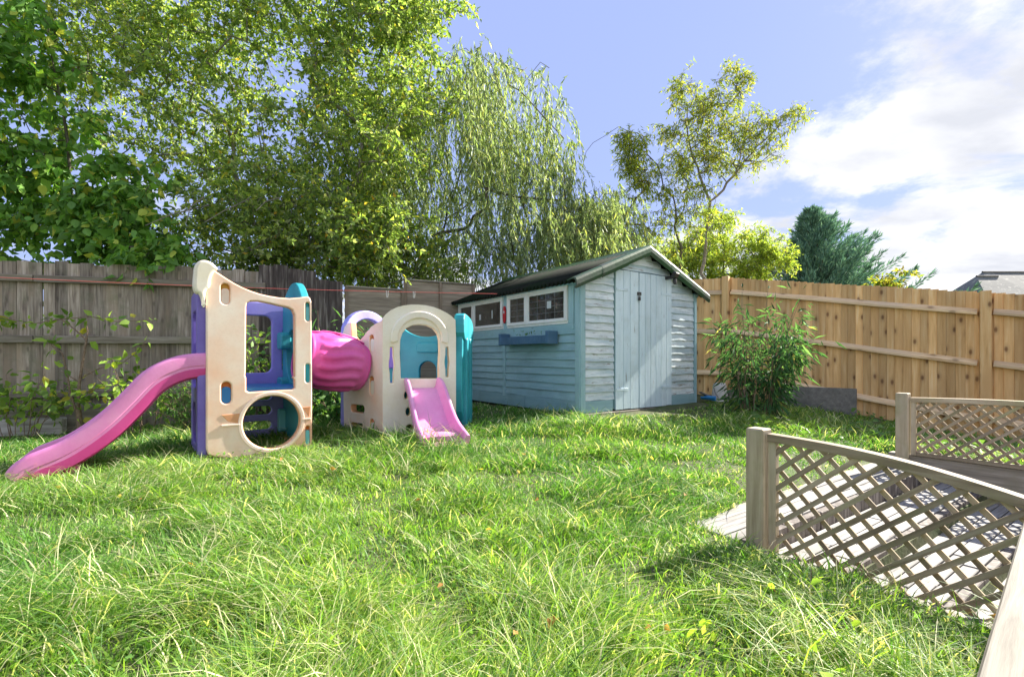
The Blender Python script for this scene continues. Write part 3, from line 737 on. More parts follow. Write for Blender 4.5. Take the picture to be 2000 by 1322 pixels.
def shed_bits():
    # planter hanging on the side wall
    p = local((-.105, .90, .80)); pl = thing('window_box', 'deep blue wooden window box under the leaded shed window', 'planter', p, ANG)
    boxat('side_board', -.07, -.052, -.48, .48, 0, .10, M['planter'], pl, .002); boxat('side_board', .052, .07, -.48, .48, 0, .10, M['planter'], pl, .002)
    for y in (-.5, .5): boxat('end_board', -.075, .075, y - .03, y + .025, -.005, .15, M['planter'], pl, .003)
    boxat('base', -.05, .05, -.47, .47, .0, .015, M['planter'], pl); boxat('soil', -.05, .05, -.47, .47, .02, .09, M['earth'], pl)
    # seedling in the window box
    n = 26; pos = np.stack([rng.normal(0, .02, n), rng.normal(.02, .14, n), .10 + .06 * rng.random(n)], 1)
    o = leaves('seedlings', pos, rng.normal(0, 1, (n, 3)) + [0, 0, .8], .035, .35, [((.08, .16, .04), 1)], M['leaf']); o.location = p; o.rotation_euler = (0, 0, ANG)
    tag(o, 'small green seedlings growing in the blue window box', 'plant', kind='stuff')
    # red oval between the windows
    p = local((-.034, 1.495, 1.22)); me = curve_mesh('thermometer', [ell(0, 0, .034, .12, 28)], .006, .003)
    t_ = obj('wall_thermometer', me, M['red'], None, p, (R(90), 0, ANG + R(-90))); tag(t_, 'red oval thermometer plaque between the two shed windows', 'thermometer')
    o = obj('dial', curve_mesh('dial', [ell(0, .035, .016, .02, 20)], .002, 0), M['paper'], t_, (0, 0, .011))
    # security light on the gable
    p = local((1.47, -.13, 1.62)); lt = thing('security_light', 'small black security light under the right roof verge', 'lamp', p, ANG)
    obj('mounting', box(.04, .16, .04, .005, 'mounting'), M['black'], lt, (0, .05, .02))
    me = box(.10, .06, .075, .012, 'lamp_head'); obj('lamp_head', me, M['black'], lt, (-.01, -.03, .03), (R(25), 0, R(10)))
    V, F = tube([(.01, -.02, 0.03), (.01, -.025, -.02), (.01, -.03, -.05)], [.018, .026, .018], 10); obj('sensor', np_mesh('sensor', V, F, smooth=True), M['black'], lt)
    # slab step in front of the shed
    x0, y0_, z0 = local((1.2, -.16, -.075))
    s_ = obj('door_step', box(1.85, .22, .06, .01, 'door_step', jitter=.004), M['stone'], None, (x0, y0_, z0 - .03), (0, 0, ANG)); tag(s_, 'worn pale slab step below the shed doors', 'step')
    # junk beside the shed
    p = local((2.62, -.12, .0)); g_ = float(gz(p[0], p[1]))
    tb = thing('plastic_tub', 'upturned white plastic tub between shed and bamboo', 'tub', (p[0] - .05, p[1] + .0, g_), .4)
    prof = [(.12, 0), (.115, .10), (.10, .22), (.085, .26), (0.0, .27)]
    V = []; F = []
    for r_, z in prof:
        for k in range(16): a = 2 * math.pi * k / 16; V.append((r_ * math.cos(a), r_ * .8 * math.sin(a), z))
    for i in range(4):
        for k in range(16): F.append((i * 16 + k, i * 16 + (k + 1) % 16, (i + 1) * 16 + (k + 1) % 16, (i + 1) * 16 + k))
    obj('bucket_body', pydata('bucket_body', V, F, True), M['tub'], tb)
    V, F = tube([(.12 * math.cos(a), .096 * math.sin(a), .01) for a in np.linspace(0, 2 * math.pi, 17)], .009, 6); obj('rim', np_mesh('rim', V, F, smooth=True), M['tub'], tb)
    V, F = tube([(-.11, 0, .2), (-.13, -.05, .12), (-.11, -.09, .06)], .005, 5); obj('handle', np_mesh('handle', V, F, smooth=True), M['lead'], tb)
    p2 = local((2.30, -.20, 0)); g2 = float(gz(p2[0], p2[1]))
    # blue scoop
    V, F = [], []
    for i in range(7):
        for j in range(9):
            a = math.pi * j / 8; r_ = .05 + .012 * i; V.append((-r_ * math.cos(a), .028 * i, .06 - .06 * math.sin(a) * (1 - .05 * i)))
    for i in range(6):
        for j in range(8): F.append((i * 9 + j, i * 9 + j + 1, (i + 1) * 9 + j + 1, (i + 1) * 9 + j))
    me = pydata('toy_scoop', V, F, True)
    o = obj('toy_scoop', me, M['blue_toy'], None, (p2[0], p2[1], g2 + .03), (0, 0, 1.0)); md = o.modifiers.new('s', 'SOLIDIFY'); md.thickness = .004
    tag(o, 'blue plastic scoop lying on the ground beside the shed step', 'toy')
    for i, (dx, dy, l, a, tl) in enumerate(((2.45, -.05, .42, .3, .35), (2.62, -.3, .36, -.5, .12))):
        p3 = local((dx, dy, 0)); g3 = float(gz(p3[0], p3[1]))
        o = obj('offcut', box(l, .06, .022, .002, 'offcut', jitter=.003), M['grey_x'], None, (p3[0], p3[1], g3 + .05 + i * .01), (0, tl, a))
        tag(o, ('grey timber offcut leaning on the rubbish beside the shed', 'short grey timber offcut lying flat in front of the white tub')[i], 'board')
    # broken concrete block behind the tub
    p4 = local((2.86, -.18, 0)); g4 = float(gz(p4[0], p4[1]))
    o = obj('concrete_block', box(.3, .14, .2, .012, 'concrete_block', jitter=.012), M['concrete'], None, (p4[0], p4[1], g4 - .02), (0, 0, .2)); tag(o, 'rough pale concrete block half behind the bamboo', 'block')
    # gravel board standing against the fence
    A = np.array((3.44, 7.8)); d = np.array((.765, -.644)); n_ = np.array((-.644, -.765))
    q = A + d * 1.22 + n_ * .14
    o = obj('gravel_board', box(1.0, .05, .40, .008, 'gravel_board'), M['concrete'], None, (q[0], q[1], float(gz(q[0], q[1])) - .08), (R(-6), 0, math.atan2(d[1], d[0]))); tag(o, 'grey concrete gravel board leaning at the fence foot right of the bamboo', 'board')

# ------------------------------------------------------------------ foliage helpers
def leaves(name, pos, dirs, size, aspect, palette, mat, fold=.25, szvar=.3, parent=None, curl=.15, fine=False):
    """kite leaves folded along the midrib. dirs: growth direction; palette [(rgb, weight)]"""
    n = len(pos); d = dirs / (np.linalg.norm(dirs, axis=1)[:, None] + 1e-9)
    r = rng.normal(0, 1, (n, 3)) + [0, 0, 1.2]
    nrm = r - d * np.sum(r * d, 1)[:, None]; nrm /= np.linalg.norm(nrm, axis=1)[:, None] + 1e-9
    sd_ = np.cross(d, nrm)
    L = (size * (1 + rng.normal(0, szvar, n)).clip(.45, 1.7))[:, None]; Wd = L * aspect * .5
    p0 = pos; pl = pos + d * L * .45 + sd_ * Wd + nrm * Wd * fold; pr = pos + d * L * .45 - sd_ * Wd + nrm * Wd * fold; p1 = pos + d * L - nrm * L * curl
    V = np.stack([p0, pl, p1, pr], 1).reshape(-1, 3); b = np.arange(n)[:, None] * 4
    F = np.concatenate([b + np.array([[0, 2, 1]]), b + np.array([[0, 3, 2]])])
    wts = np.array([w_ for _, w_ in palette], float); wts /= wts.sum()
    ci = rng.choice(len(palette), n, p=wts); c = np.array([c_ for c_, _ in palette])[ci] * (.72 + .56 * rng.random((n, 1)))
    nvv = 4
    if fine:
        A1, A2, cc = .28, .66, -nrm * L * curl
        V = np.stack([p0, pos + d * L * .45 + cc * .2, pos + d * L + cc,
                      pos + d * L * A1 + sd_ * Wd + nrm * Wd * fold + cc * .1, pos + d * L * A2 + sd_ * Wd * .72 + nrm * Wd * fold * .8 + cc * .45,
                      pos + d * L * A1 - sd_ * Wd + nrm * Wd * fold + cc * .1, pos + d * L * A2 - sd_ * Wd * .72 + nrm * Wd * fold * .8 + cc * .45], 1).reshape(-1, 3)
        b = np.arange(n)[:, None] * 7; nvv = 7
        F = np.concatenate([b + [[0, 1, 3]], b + [[1, 4, 3]], b + [[1, 2, 4]], b + [[0, 5, 1]], b + [[1, 5, 6]], b + [[1, 6, 2]]])
    me = np_mesh(name, V, F, np.repeat(c, nvv, 0), smooth=False)
    return obj(name, me, mat, parent)
def grow(trunks, targets, step=.28, wig=.05, droop=0.0):
    """nearest-node branching: returns nodes, parent"""
    P = []; par = []
    for tr in trunks:
        start = len(P); base = -1
        if isinstance(tr, tuple): base, tr = tr
        pts = [np.array(tr[0], float)]
        for a, b in zip(tr[:-1], tr[1:]):
            a, b = np.array(a, float), np.array(b, float); k = max(1, int(np.linalg.norm(b - a) / step))
            for i in range(1, k + 1): pts.append(a + (b - a) * i / k + rng.normal(0, wig * .5, 3))
        for i, p in enumerate(pts): P.append(p); par.append(base if i == 0 else len(P) - 2)
    root = P[0]
    order = np.argsort(np.linalg.norm(targets - P[min(len(P) - 1, 6)], axis=1))
    cap = len(P) + len(targets) * 14; A = np.zeros((cap, 3)); A[:len(P)] = P; n = len(P); par = par[:]; ends = []
    for ti in order:
        t_ = targets[ti]; dd = np.linalg.norm(A[1:n] - t_, axis=1); i = int(np.argmin(dd + .25 * np.maximum(0, A[1:n, 2] - t_[2]))) + 1; D = np.linalg.norm(A[i] - t_)
        k = max(1, min(12, int(D / step))); a = A[i].copy()
        side = rng.normal(0, .16, 3) * D
        prev = i
        for j in range(1, k + 1):
            f = j / k; q = a + (t_ - a) * f + side * math.sin(math.pi * f) + rng.normal(0, wig, 3) * (f < 1); q[2] -= droop * D * math.sin(math.pi * f) * -1
            A[n] = q; par.append(prev); prev = n; n += 1
        ends.append(prev)
    return A[:n], np.array(par), ends
def limb_mesh(name, A, par, tip=.005, expo=2.3, rmax=None, sides=6, minr=0.0):
    n = len(A); r = np.zeros(n); kids = [[] for _ in range(n)]
    for i in range(n):
        if par[i] >= 0: kids[par[i]].append(i)
    acc = np.zeros(n)
    for i in range(n - 1, -1, -1):
        if not kids[i]: acc[i] = tip ** expo
        if par[i] >= 0: acc[par[i]] += acc[i]
    r = acc ** (1 / expo)
    if rmax: r = np.minimum(r, rmax) if r.max() < rmax else r * rmax / r.max() + tip * .3
    used = np.zeros(n, bool); out = []
    for e in [i for i in range(n) if not kids[i]]:
        ch = [e]
        while par[ch[-1]] >= 0 and not used[ch[-1]]:
            used[ch[-1]] = True; ch.append(par[ch[-1]])
        ch = ch[::-1]
        if len(ch) < 2: continue
        rr = r[ch].copy(); rr[0] = min(rr[0], rr[1] * 1.15)
        if rr.max() < minr: continue
        out.append(tube(A[ch], rr, 8 if rr.max() > .04 else (5 if rr.max() > .015 else 4)))
    return tubes_mesh(name, out), r
def ellip(specs):
    out = []
    for (cx, cy, cz, rx, ry, rz, n) in specs:
        v = rng.normal(0, 1, (n, 3)); v /= np.linalg.norm(v, axis=1)[:, None]; v *= (rng.random((n, 1)) ** .42)
        out.append(v * [rx, ry, rz] + [cx, cy, cz])
    return np.concatenate(out)
def sprigs(tips, k, length, per, spread=1.0, up=.1, down=0.0):
    """short twigs round each tip: returns twig polylines end points and leaf positions/directions"""
    n = len(tips) * k; b = np.repeat(tips, k, 0) + rng.normal(0, .05, (n, 3))
    d = rng.normal(0, 1, (n, 3)) * [1, 1, .75 * spread] + [0, 0, up - down]; d /= np.linalg.norm(d, axis=1)[:, None]
    l = length * (.5 + .8 * rng.random((n, 1)))
    f = rng.random((n, per, 1)) * .9 + .1
    pos = b[:, None] + d[:, None] * l[:, None] * f + [0, 0, -1] * (f ** 2) * l[:, None] * .25
    ld = d[:, None] * .7 + rng.normal(0, .75, (n, per, 3)) + [0, 0, -.25 - down]
    return b, b + d * l + [0, 0, -1] * l * .25, pos.reshape(-1, 3), ld.reshape(-1, 3)
def twig_mesh(name, a, b, r=.003):
    """three-sided slivers from a to b"""
    n = len(a); d = b - a; u = np.cross(d, [0, 0, 1.]); u /= np.linalg.norm(u, axis=1)[:, None] + 1e-9; w_ = np.cross(d, u); w_ /= np.linalg.norm(w_, axis=1)[:, None] + 1e-9
    V = np.stack([a + u * r, a - u * r * .5 + w_ * r * .87, a - u * r * .5 - w_ * r * .87, b], 1).reshape(-1, 3); o = np.arange(n)[:, None] * 4
    F = np.concatenate([o + [[0, 1, 3]], o + [[1, 2, 3]], o + [[2, 0, 3]]])
    return np_mesh(name, V, F)
GREEN = [((.085, .15, .03), 4), ((.12, .20, .04), 4), ((.19, .27, .05), 3), ((.055, .105, .028), 3), ((.38, .36, .06), .5), ((.42, .27, .06), .15)]

def tree(name, label, cat, trunks, targets, rmax, k, length, per, size, aspect, pal, lmat, bark, group=None, step=.28, wig=.05, up=.1, down=0.0, tip=.005, twr=.003, base=None, keep=None, fold=.25):
    b0 = trunks[0][0] if not isinstance(trunks[0], tuple) or not isinstance(trunks[0][0], int) else trunks[0][1][0]
    root = thing(name, label, cat, tuple(b0), group=group)
    off = np.array(b0, float)
    A, par, ends = grow(trunks, targets, step, wig)
    me, r = limb_mesh('trunk', A - off, par, tip, rmax=rmax); obj('trunk', me, bark, root)
    a, b, pos, ld = sprigs(A[ends], k, length, per, up=up, down=down)
    if keep is not None:
        m = keep(pos); pos, ld = pos[m], ld[m]; m2 = keep(b); a, b = a[m2], b[m2]
    obj('twigs', twig_mesh('twigs', a - off, b - off, twr), bark, root)['kind'] = 'stuff'
    o = leaves('crown', pos - off, ld, size, aspect, pal, lmat, parent=root, fold=fold, fine=size > .12)
    return root, A, ends

# ---- broad tree over the grey fence and the middle
def apple():
    tg = ellip([(-4.2, 8.3, 4.7, 2.5, 1.7, 2.3, 160), (-2.1, 8.0, 5.5, 1.25, 1.2, 1.3, 85), (-2.35, 8.0, 3.9, 1.15, 1.1, 1.6, 80),
                (-3.6, 7.4, 2.9, 1.9, .8, .85, 110), (-6.3, 8.3, 5.8, 2.2, 1.2, 1.8, 120), (-2.4, 7.5, 2.7, .9, .6, .55, 40), (-4.6, 9.4, 3.6, 2.6, .7, 1.7, 70), (-3.0, 7.8, 6.6, 2.4, 1.2, 1.0, 110), (-5.4, 8.0, 6.3, 1.6, 1.0, 1.0, 60), (-7.4, 8.0, 6.2, 1.2, .8, 1.2, 70), (-1.75, 7.8, 6.6, 1.0, .8, .7, 40), (-3.9, 8.0, 2.15, 2.2, .5, .45, 60), (-1.9, 8.7, 2.5, 1.1, .5, .7, 50)])
    tr = [[(-3.9, 8.0, -.1), (-3.95, 8.0, 1.5), (-3.9, 8.05, 2.6), (-4.1, 8.1, 3.9), (-4.4, 8.2, 5.2)]]
    root, A, ends = tree('fruit_tree', 'big broad apple tree leaning over the grey fence with many crossing branches', 'tree', tr, tg, .15, 8, .36, 12, .074, .5,
         [((.14, .21, .07), 4), ((.20, .28, .09), 4), ((.30, .37, .09), 3), ((.10, .155, .06), 2), ((.33, .37, .20), 1.6), ((.46, .42, .07), .5), ((.46, .30, .06), .12)], M['leaf'], M['bark_pale'], tip=.0052, wig=.06, fold=.3)
    # bare pale dead twigs poking forward
    root2 = root; off = np.array(tr[0][0])
    tw = []
    for p in ([(-4.3, 6.9, 3.0), (-4.55, 6.5, 2.75), (-4.75, 6.3, 2.55)], [(-4.25, 6.7, 3.05), (-4.3, 6.5, 2.85), (-4.33, 6.45, 2.6)], [(-3.7, 6.9, 3.1), (-3.85, 6.5, 2.8), (-4.02, 6.35, 2.6)], [(-3.3, 6.9, 3.1), (-3.35, 6.6, 2.95), (-3.42, 6.5, 2.8)]):
        q = np.array(p) - off; tw.append(tube(np.concatenate([q[:1], (q[:1] + q[1:2]) / 2 + .02, q[1:]]), np.linspace(.014, .004, 4), 5))
    obj('dead_branch', tubes_mesh('dead_branch', tw), M['bark_pale'], root)
apple()

# ---- broad-leaved climber / tree at far left
def bigleaf_mesh(name, L=.15, Wd=.10, fold=.18):
    pts = [(0, 0), (.33, .10), (.5, .30), (.42, .55), (.2, .82), (0, 1.0)]
    V = [(0, 0, 0), (0, .5, -.02), (0, 1, -.18)]
    right = [(x * Wd * 1.0, y * L, x * fold * L * .6 - y * y * .12 * L) for x, y in pts[1:5]]
    left = [(-x, y, z) for x, y, z in right]
    V = [(0, 0, 0), (0, L * .35, -.015 * L), (0, L * .68, -.06 * L), (0, L, -.16 * L)] + right + left
    F = [(0, 4, 5, 1), (1, 5, 6), (1, 6, 2), (2, 6, 7), (2, 7, 3), (0, 1, 9, 8), (1, 10, 9), (1, 2, 10), (2, 11, 10), (2, 3, 11)]
    me = pydata(name, V, F, False)
    return me
def bigleaf():
    tg = ellip([(-6.7, 7.0, 4.0, 1.15, .6, 1.3, 62), (-7.2, 6.7, 5.3, 1.0, .6, .8, 40), (-5.8, 6.8, 2.75, 1.1, .45, .55, 60), (-7.4, 6.6, 3.2, .9, .6, 1.2, 45), (-4.75, 6.35, 2.15, .45, .22, .3, 16), (-6.2, 7.3, 2.05, 1.6, .3, .35, 26), (-5.4, 6.9, 3.4, .5, .3, .5, 14)])
    tr = [[(-6.2, 7.3, -.1), (-6.25, 7.2, 1.6), (-6.4, 7.1, 3.0), (-6.5, 7.0, 4.6), (-6.6, 6.9, 5.6)]]
    pal = [((.095, .205, .045), 5), ((.13, .26, .05), 4), ((.19, .32, .055), 2), ((.34, .36, .06), .7)]
    root, A, ends = tree('broadleaf_tree', 'dense tree with large heart-shaped glossy leaves at the far left behind the fence', 'tree', tr, tg, .09, 6, .32, 7, .115, .72, pal, M['leaf_big'], M['bark'], step=.3, down=.5, fold=.22)
    # the leaves nearest the lawn, one by one
    E = A[ends]; front = E[np.argsort(E[:, 1])][:90]; off = Vector(root.location)
    meshes = []
    for i, c in enumerate([(.11, .24, .05), (.14, .28, .06), (.19, .33, .06), (.32, .38, .06), (.09, .19, .045)]):
        me = bigleaf_mesh('leaf'); a = me.color_attributes.new('tint', 'FLOAT_COLOR', 'POINT')
        a.data.foreach_set('color', np.tile([*c, 1.0], len(me.vertices))); me.materials.append(M['leaf_big']); meshes.append(me)
    for i in range(280):
        p = front[rng.integers(len(front))] + rng.normal(0, 1, 3) * [.16, .06, .17] + [0, -.12, 0]
        o = obj('leaf', random.choice(meshes), None, root, Vector(p) - off, (R(random.uniform(205, 290)), random.uniform(-.6, .6), random.uniform(-.8, .8)))
        s_ = random.uniform(.6, 1.0); o.scale = (s_, s_, s_)
bigleaf()

# ---- weeping willow
def willow():
    root = thing('weeping_willow', 'tall weeping willow with hanging grey-green curtains behind the shed', 'tree', (-2.6, 10.4, 0)); off = np.array((-2.6, 10.4, 0))
    prof = [(-4.2, 5.6), (-3.2, 6.4), (-2.2, 7.0), (-1.2, 7.35), (-.2, 7.15), (.75, 6.85), (1.0, 6.0), (1.05, 4.9), (1.6, 4.5), (2.2, 4.0), (2.7, 3.4)]
    px_, pz_ = zip(*prof)
    n = 290; x = rng.uniform(-4.0, 2.6, n); y = 10.4 + rng.normal(0, .9, n); zt = np.interp(x, px_, pz_)
    z = zt - np.abs(y - 10.4) * .45 - (rng.random(n) ** 1.3) * (zt - 2.6) * .62
    tg = np.stack([x, y, z], 1)
    tr = [[(-2.6, 10.4, -.1), (-2.3, 10.4, 1.8), (-1.6, 10.4, 3.2), (-1.1, 10.4, 4.8), (-.6, 10.4, 6.3)], (6, [(-2.2, 10.4, 2.4), (-3.0, 10.3, 4.2), (-3.1, 10.4, 5.6)]), (9, [(-1.4, 10.4, 3.8), (0, 10.2, 4.6), (1.4, 10.3, 4.6)])]
    tg = np.concatenate([tg, ellip([(0.0, 9.3, 3.2, 1.6, .5, .6, 34), (1.5, 10.2, 3.9, .9, .5, .7, 34), (-2.2, 9.4, 2.9, 1.2, .4, .5, 24)])])
    A, par, ends = grow(tr, tg, .35, .06)
    me, r = limb_mesh('trunk', A - off, par, .006, rmax=.2); obj('trunk', me, M['bark'], root)
    # strands
    ns = 2400; wE = rng.random(len(ends)) ** 2.2 + .04; src = A[np.array(ends)][rng.choice(len(ends), ns, p=wE / wE.sum())] + rng.normal(0, .22, (ns, 3)) * [1, 1, .35]
    ln = rng.uniform(.7, 2.3, ns); ln = np.minimum(ln, src[:, 2] - 1.35 + rng.normal(0, .2, ns)).clip(.4, 2.6)
    K = 9; ph = rng.random(ns) * 6.28; out = rng.normal(0, .28, (ns, 2)) + [.12, 0]
    tt = np.linspace(0, 1, K)
    P = np.zeros((ns, K, 3))
    sway = .09 * np.sin(ph[:, None] + tt * 6) * tt
    P[:, :, 0] = src[:, 0:1] + out[:, 0:1] * np.sin(tt * 1.5) * .8 + sway; P[:, :, 1] = src[:, 1:2] + out[:, 1:2] * np.sin(tt * 1.5) * .8 + sway * .6
    P[:, :, 2] = src[:, 2:3] + .10 * np.sin(tt * 3.14) - ln[:, None] * tt ** 1.15
    # strand stems as thin slivers
    a = P[:, :-1].reshape(-1, 3); b = P[:, 1:].reshape(-1, 3)
    obj('strands', twig_mesh('strands', a - off, b - off, .0018), M['twig'], root)['kind'] = 'stuff'
    per = 52; f = rng.random((ns, per)) * (K - 1.001); i0 = f.astype(int); fr = (f - i0)[..., None]
    idx = np.arange(ns)[:, None]
    pos = P[idx, i0] * (1 - fr) + P[idx, i0 + 1] * fr
    d = (P[idx, i0 + 1] - P[idx, i0]); d /= np.linalg.norm(d, axis=2)[..., None]
    ld = d * 1.0 + rng.normal(0, .42, (ns, per, 3)) + [0, 0, -.35]
    cx = np.clip((pos[..., 0] + 4) / 6, 0, 1).reshape(-1)
    leaves('crown', (pos - off).reshape(-1, 3), ld.reshape(-1, 3), .10, .17, [((.21, .27, .135), 5), ((.15, .21, .10), 4), ((.33, .38, .23), 3), ((.38, .38, .14), 1), ((.09, .135, .07), 2.5)], M['leaf_willow'], parent=root, fold=.15)
willow()

def curly():
    tg = ellip([(5.45, 13, 7.3, 1.35, .9, 1.5, 110), (6.1, 13, 6.3, 1.2, .8, .9, 55), (4.7, 13, 6.6, .7, .7, 1.3, 40), (7.1, 13, 7.15, .7, .4, .35, 18), (7.6, 13, 7.5, .4, .3, .12, 8), (4.1, 13, 6.9, .35, .3, .25, 8), (4.6, 13, 8.1, .35, .3, .3, 10), (6.0, 13, 8.3, .5, .3, .3, 14)])
    tr = [[(5.05, 13, 0), (5.1, 13, 2.4), (5.2, 13, 3.6), (5.35, 13, 4.7), (5.4, 13, 5.3)], (14, [(5.3, 13, 5.0), (5.9, 13, 5.7), (6.6, 13, 6.5), (7.2, 13, 7.1)]), (14, [(5.3, 13, 5.0), (4.9, 13, 6.0), (4.6, 13, 7.2)])]
    tree('curly_willow', 'slender pale-trunked twisted willow standing clear against the sky', 'tree', tr, tg, .13, 5, .34, 9, .10, .26,
         [((.17, .22, .05), 4), ((.26, .28, .05), 4), ((.34, .31, .06), 2), ((.11, .15, .045), 3)], M['leaf'], M['bark_pale'], step=.22, wig=.07, down=.25, tip=.007, twr=.004, fold=.15)
    # second stem with a long arching limb
    tg = ellip([(3.0, 12, 6.1, .40, .3, .3, 14), (3.2, 12, 5.2, .22, .3, .8, 18), (2.75, 12, 6.3, .35, .2, .15, 12), (4.0, 12.3, 5.4, .6, .5, .7, 34), (3.9, 12.3, 4.2, .9, .6, .9, 36), (2.9, 12, 5.5, .33, .3, .8, 36), (2.5, 12, 4.3, .8, .4, .8, 40), (4.7, 12.3, 4.5, .5, .5, .8, 24)])
    tr = [[(4.35, 12.3, 0), (4.3, 12.3, 2.3), (4.25, 12.3, 3.6), (4.1, 12.2, 4.6), (3.6, 12.1, 5.6), (3.1, 12, 6.35), (2.6, 12, 6.5), (2.0, 12, 6.1), (1.7, 12, 5.6)]]
    tree('arching_willow', 'thin willow whose top limb arches over to the left above the shed ridge', 'tree', tr, tg, .10, 5, .32, 9, .095, .24,
         [((.18, .24, .055), 4), ((.28, .31, .06), 4), ((.34, .32, .06), 1.5), ((.12, .17, .05), 3)], M['leaf'], M['bark'], step=.25, wig=.06, down=.5, tip=.006, twr=.0035, fold=.15)
    tg = ellip([(6.6, 15.5, 4.3, 1.5, 1.2, 1.3, 130), (8.0, 15.5, 3.9, .9, .9, 1.0, 60), (5.0, 15.5, 3.8, 1.2, 1, 1.0, 60)])
    tr = [[(6.6, 15.5, 0), (6.6, 15.5, 1.8), (6.7, 15.5, 3.2), (6.8, 15.5, 4.6)]]
    tree('feathery_bush', 'bright yellow-green feathery small tree over the fence corner', 'tree', tr, tg, .10, 9, .4, 13, .10, .3,
         [((.22, .29, .06), 5), ((.30, .36, .08), 4), ((.13, .19, .045), 3), ((.38, .36, .08), 1)], M['leaf'], M['bark'], step=.3, down=.3, tip=.006, twr=.004)
    tg = ellip([(13.3, 17, 3.1, .75, .6, .95, 34), (12.4, 17, 2.6, .6, .5, .5, 20)])
    tree('yellowing_sapling', 'small sparse yellowing tree just right of the dark conifer', 'tree', [[(13.2, 17, 0), (13.2, 17, 2.2), (13.3, 17, 3.4)]], tg, .05, 5, .3, 9, .12, .5,
         [((.16, .22, .04), 4), ((.38, .36, .06), 3), ((.26, .24, .05), 3), ((.10, .08, .03), 2)], M['leaf'], M['bark'], step=.3, up=.6)
    tg = ellip([(9.6, 18, 3.7, .45, .4, 1.1, 40)])
    tree('bare_shrub', 'dark twiggy almost leafless shrub left of the conifer', 'shrub', [[(9.6, 18, 0), (9.6, 18, 2.5)]], tg, .05, 6, .35, 3, .07, .4, [((.08, .07, .06), 1)], M['leaf'], M['bark'], step=.3, up=.5)
curly()

def conifer():
    X0, Y0_ = 12.9, 20.5; root = thing('conifer', 'dark blue-green conifer with upswept feathery sprays behind the right fence', 'tree', (X0, Y0_, 0))
    V, F = tube([(0, 0, 0), (0, 0, 3), (-.1, 0, 5.5), (-.3, 0, 7.2)], [.22, .16, .08, .02], 8); obj('trunk', np_mesh('trunk', V, F, smooth=True), M['bark'], root)
    tr = []; segs = []; 
    for i in range(420):
        f = rng.random() ** .8; z = .8 + 6.2 * f; az = rng.random() * 6.283
        reach = (3.9 * (1 - f) ** .85 + .12) * (.55 + .62 * rng.random()) * (1.0 + .28 * math.cos(az)); rise = reach * (.38 + .35 * rng.random()) * (1.1 if f > .5 else .8)
        p0 = np.array((-.3 * f, 0, max(.5, z - rise * .6))); p1 = p0 + [reach * math.cos(az), reach * math.sin(az), rise]
        k = 5; pts = np.array([p0 + (p1 - p0) * j / k + np.array((0, 0, -.10 * reach * math.sin(math.pi * j / k))) for j in range(k + 1)])
        tr.append(tube(pts, np.linspace(.022, .005, k + 1), 4)); segs.append(pts)
    obj('branches', tubes_mesh('branches', tr), M['bark'], root)['kind'] = 'stuff'
    pos, dr = [], []
    for pts in segs:
        d = pts[-1] - pts[0]; L = np.linalg.norm(d); d /= L; m = int(34 + 65 * L)
        f = .22 + .80 * rng.random(m) ** .8; q = np.array([np.interp(f, np.linspace(0, 1, 6), pts[:, j]) for j in range(3)]).T
        side = rng.normal(0, 1, (m, 3)); q = q + side * (.20 * (1.08 - f)[:, None] * [1, 1, .7]) * min(1.5, L)
        pos.append(q); dr.append(d + side * .38 + [0, 0, .35])
    pos = np.concatenate(pos); dr = np.concatenate(dr)
    leaves('crown', pos, dr, .19, .20, [((.11, .20, .155), 5), ((.15, .26, .19), 4), ((.21, .34, .24), 2), ((.07, .14, .11), 3)], M['needle'], parent=root, fold=.3, curl=-.05)
conifer()

# ------------------------------------------------------------------ far houses
def houses():
    root = thing('bungalow', 'far grey-tiled bungalow with hipped roof at the right edge above the fence', 'house', (36.5, 36, 0))
    def hip(x0, x1, y0, y1, ze, zr, rx0, rx1, nm='roof'):
        V = [(x0, y0, ze), (x1, y0, ze), (x1, y1, ze), (x0, y1, ze), (rx0, (y0 + y1) / 2, zr), (rx1, (y0 + y1) / 2, zr)]
        return pydata(nm, V, [(0, 1, 5, 4), (1, 2, 5), (2, 3, 4, 5), (3, 0, 4), (3, 2, 1, 0)])
    r1 = obj('roof', hip(-3.4, 2.0, -2.5, 4, 4.2, 6.9, -1.4, .2), M['tiles'], root)
    r2 = obj('roof', hip(-.9, 9, -1, 8, 4.2, 7.7, 1.7, 6.5), M['tiles'], root)
    wm = rough_mat('render_wall', (.42, .38, .32), (.5, .46, .40), 4)
    obj('wall', box(5, 6, 4.2, 0, 'wall', key='h'), wm, root, (-.7, .8, 0)); obj('wall', box(9.2, 8.4, 4.25, 0, 'wall', key='h'), wm, root, (4.2, 3.6, 0))
    for r_, p, q in ((r1, (-1.4, .75, 6.92), (.2, .75, 6.92)), (r2, (1.7, 3.5, 7.72), (6.5, 3.5, 7.72))):
        V, F = tube([p, q], .09, 8); obj('ridge_tile', np_mesh('ridge_tile', V, F), M['concrete'], r_)
    for x in (-2.4, -.4): obj('window', box(1.1, .08, 1.1, 0, 'window', key='h'), M['glass'], root, (x, -2.22, 1.4))
houses()

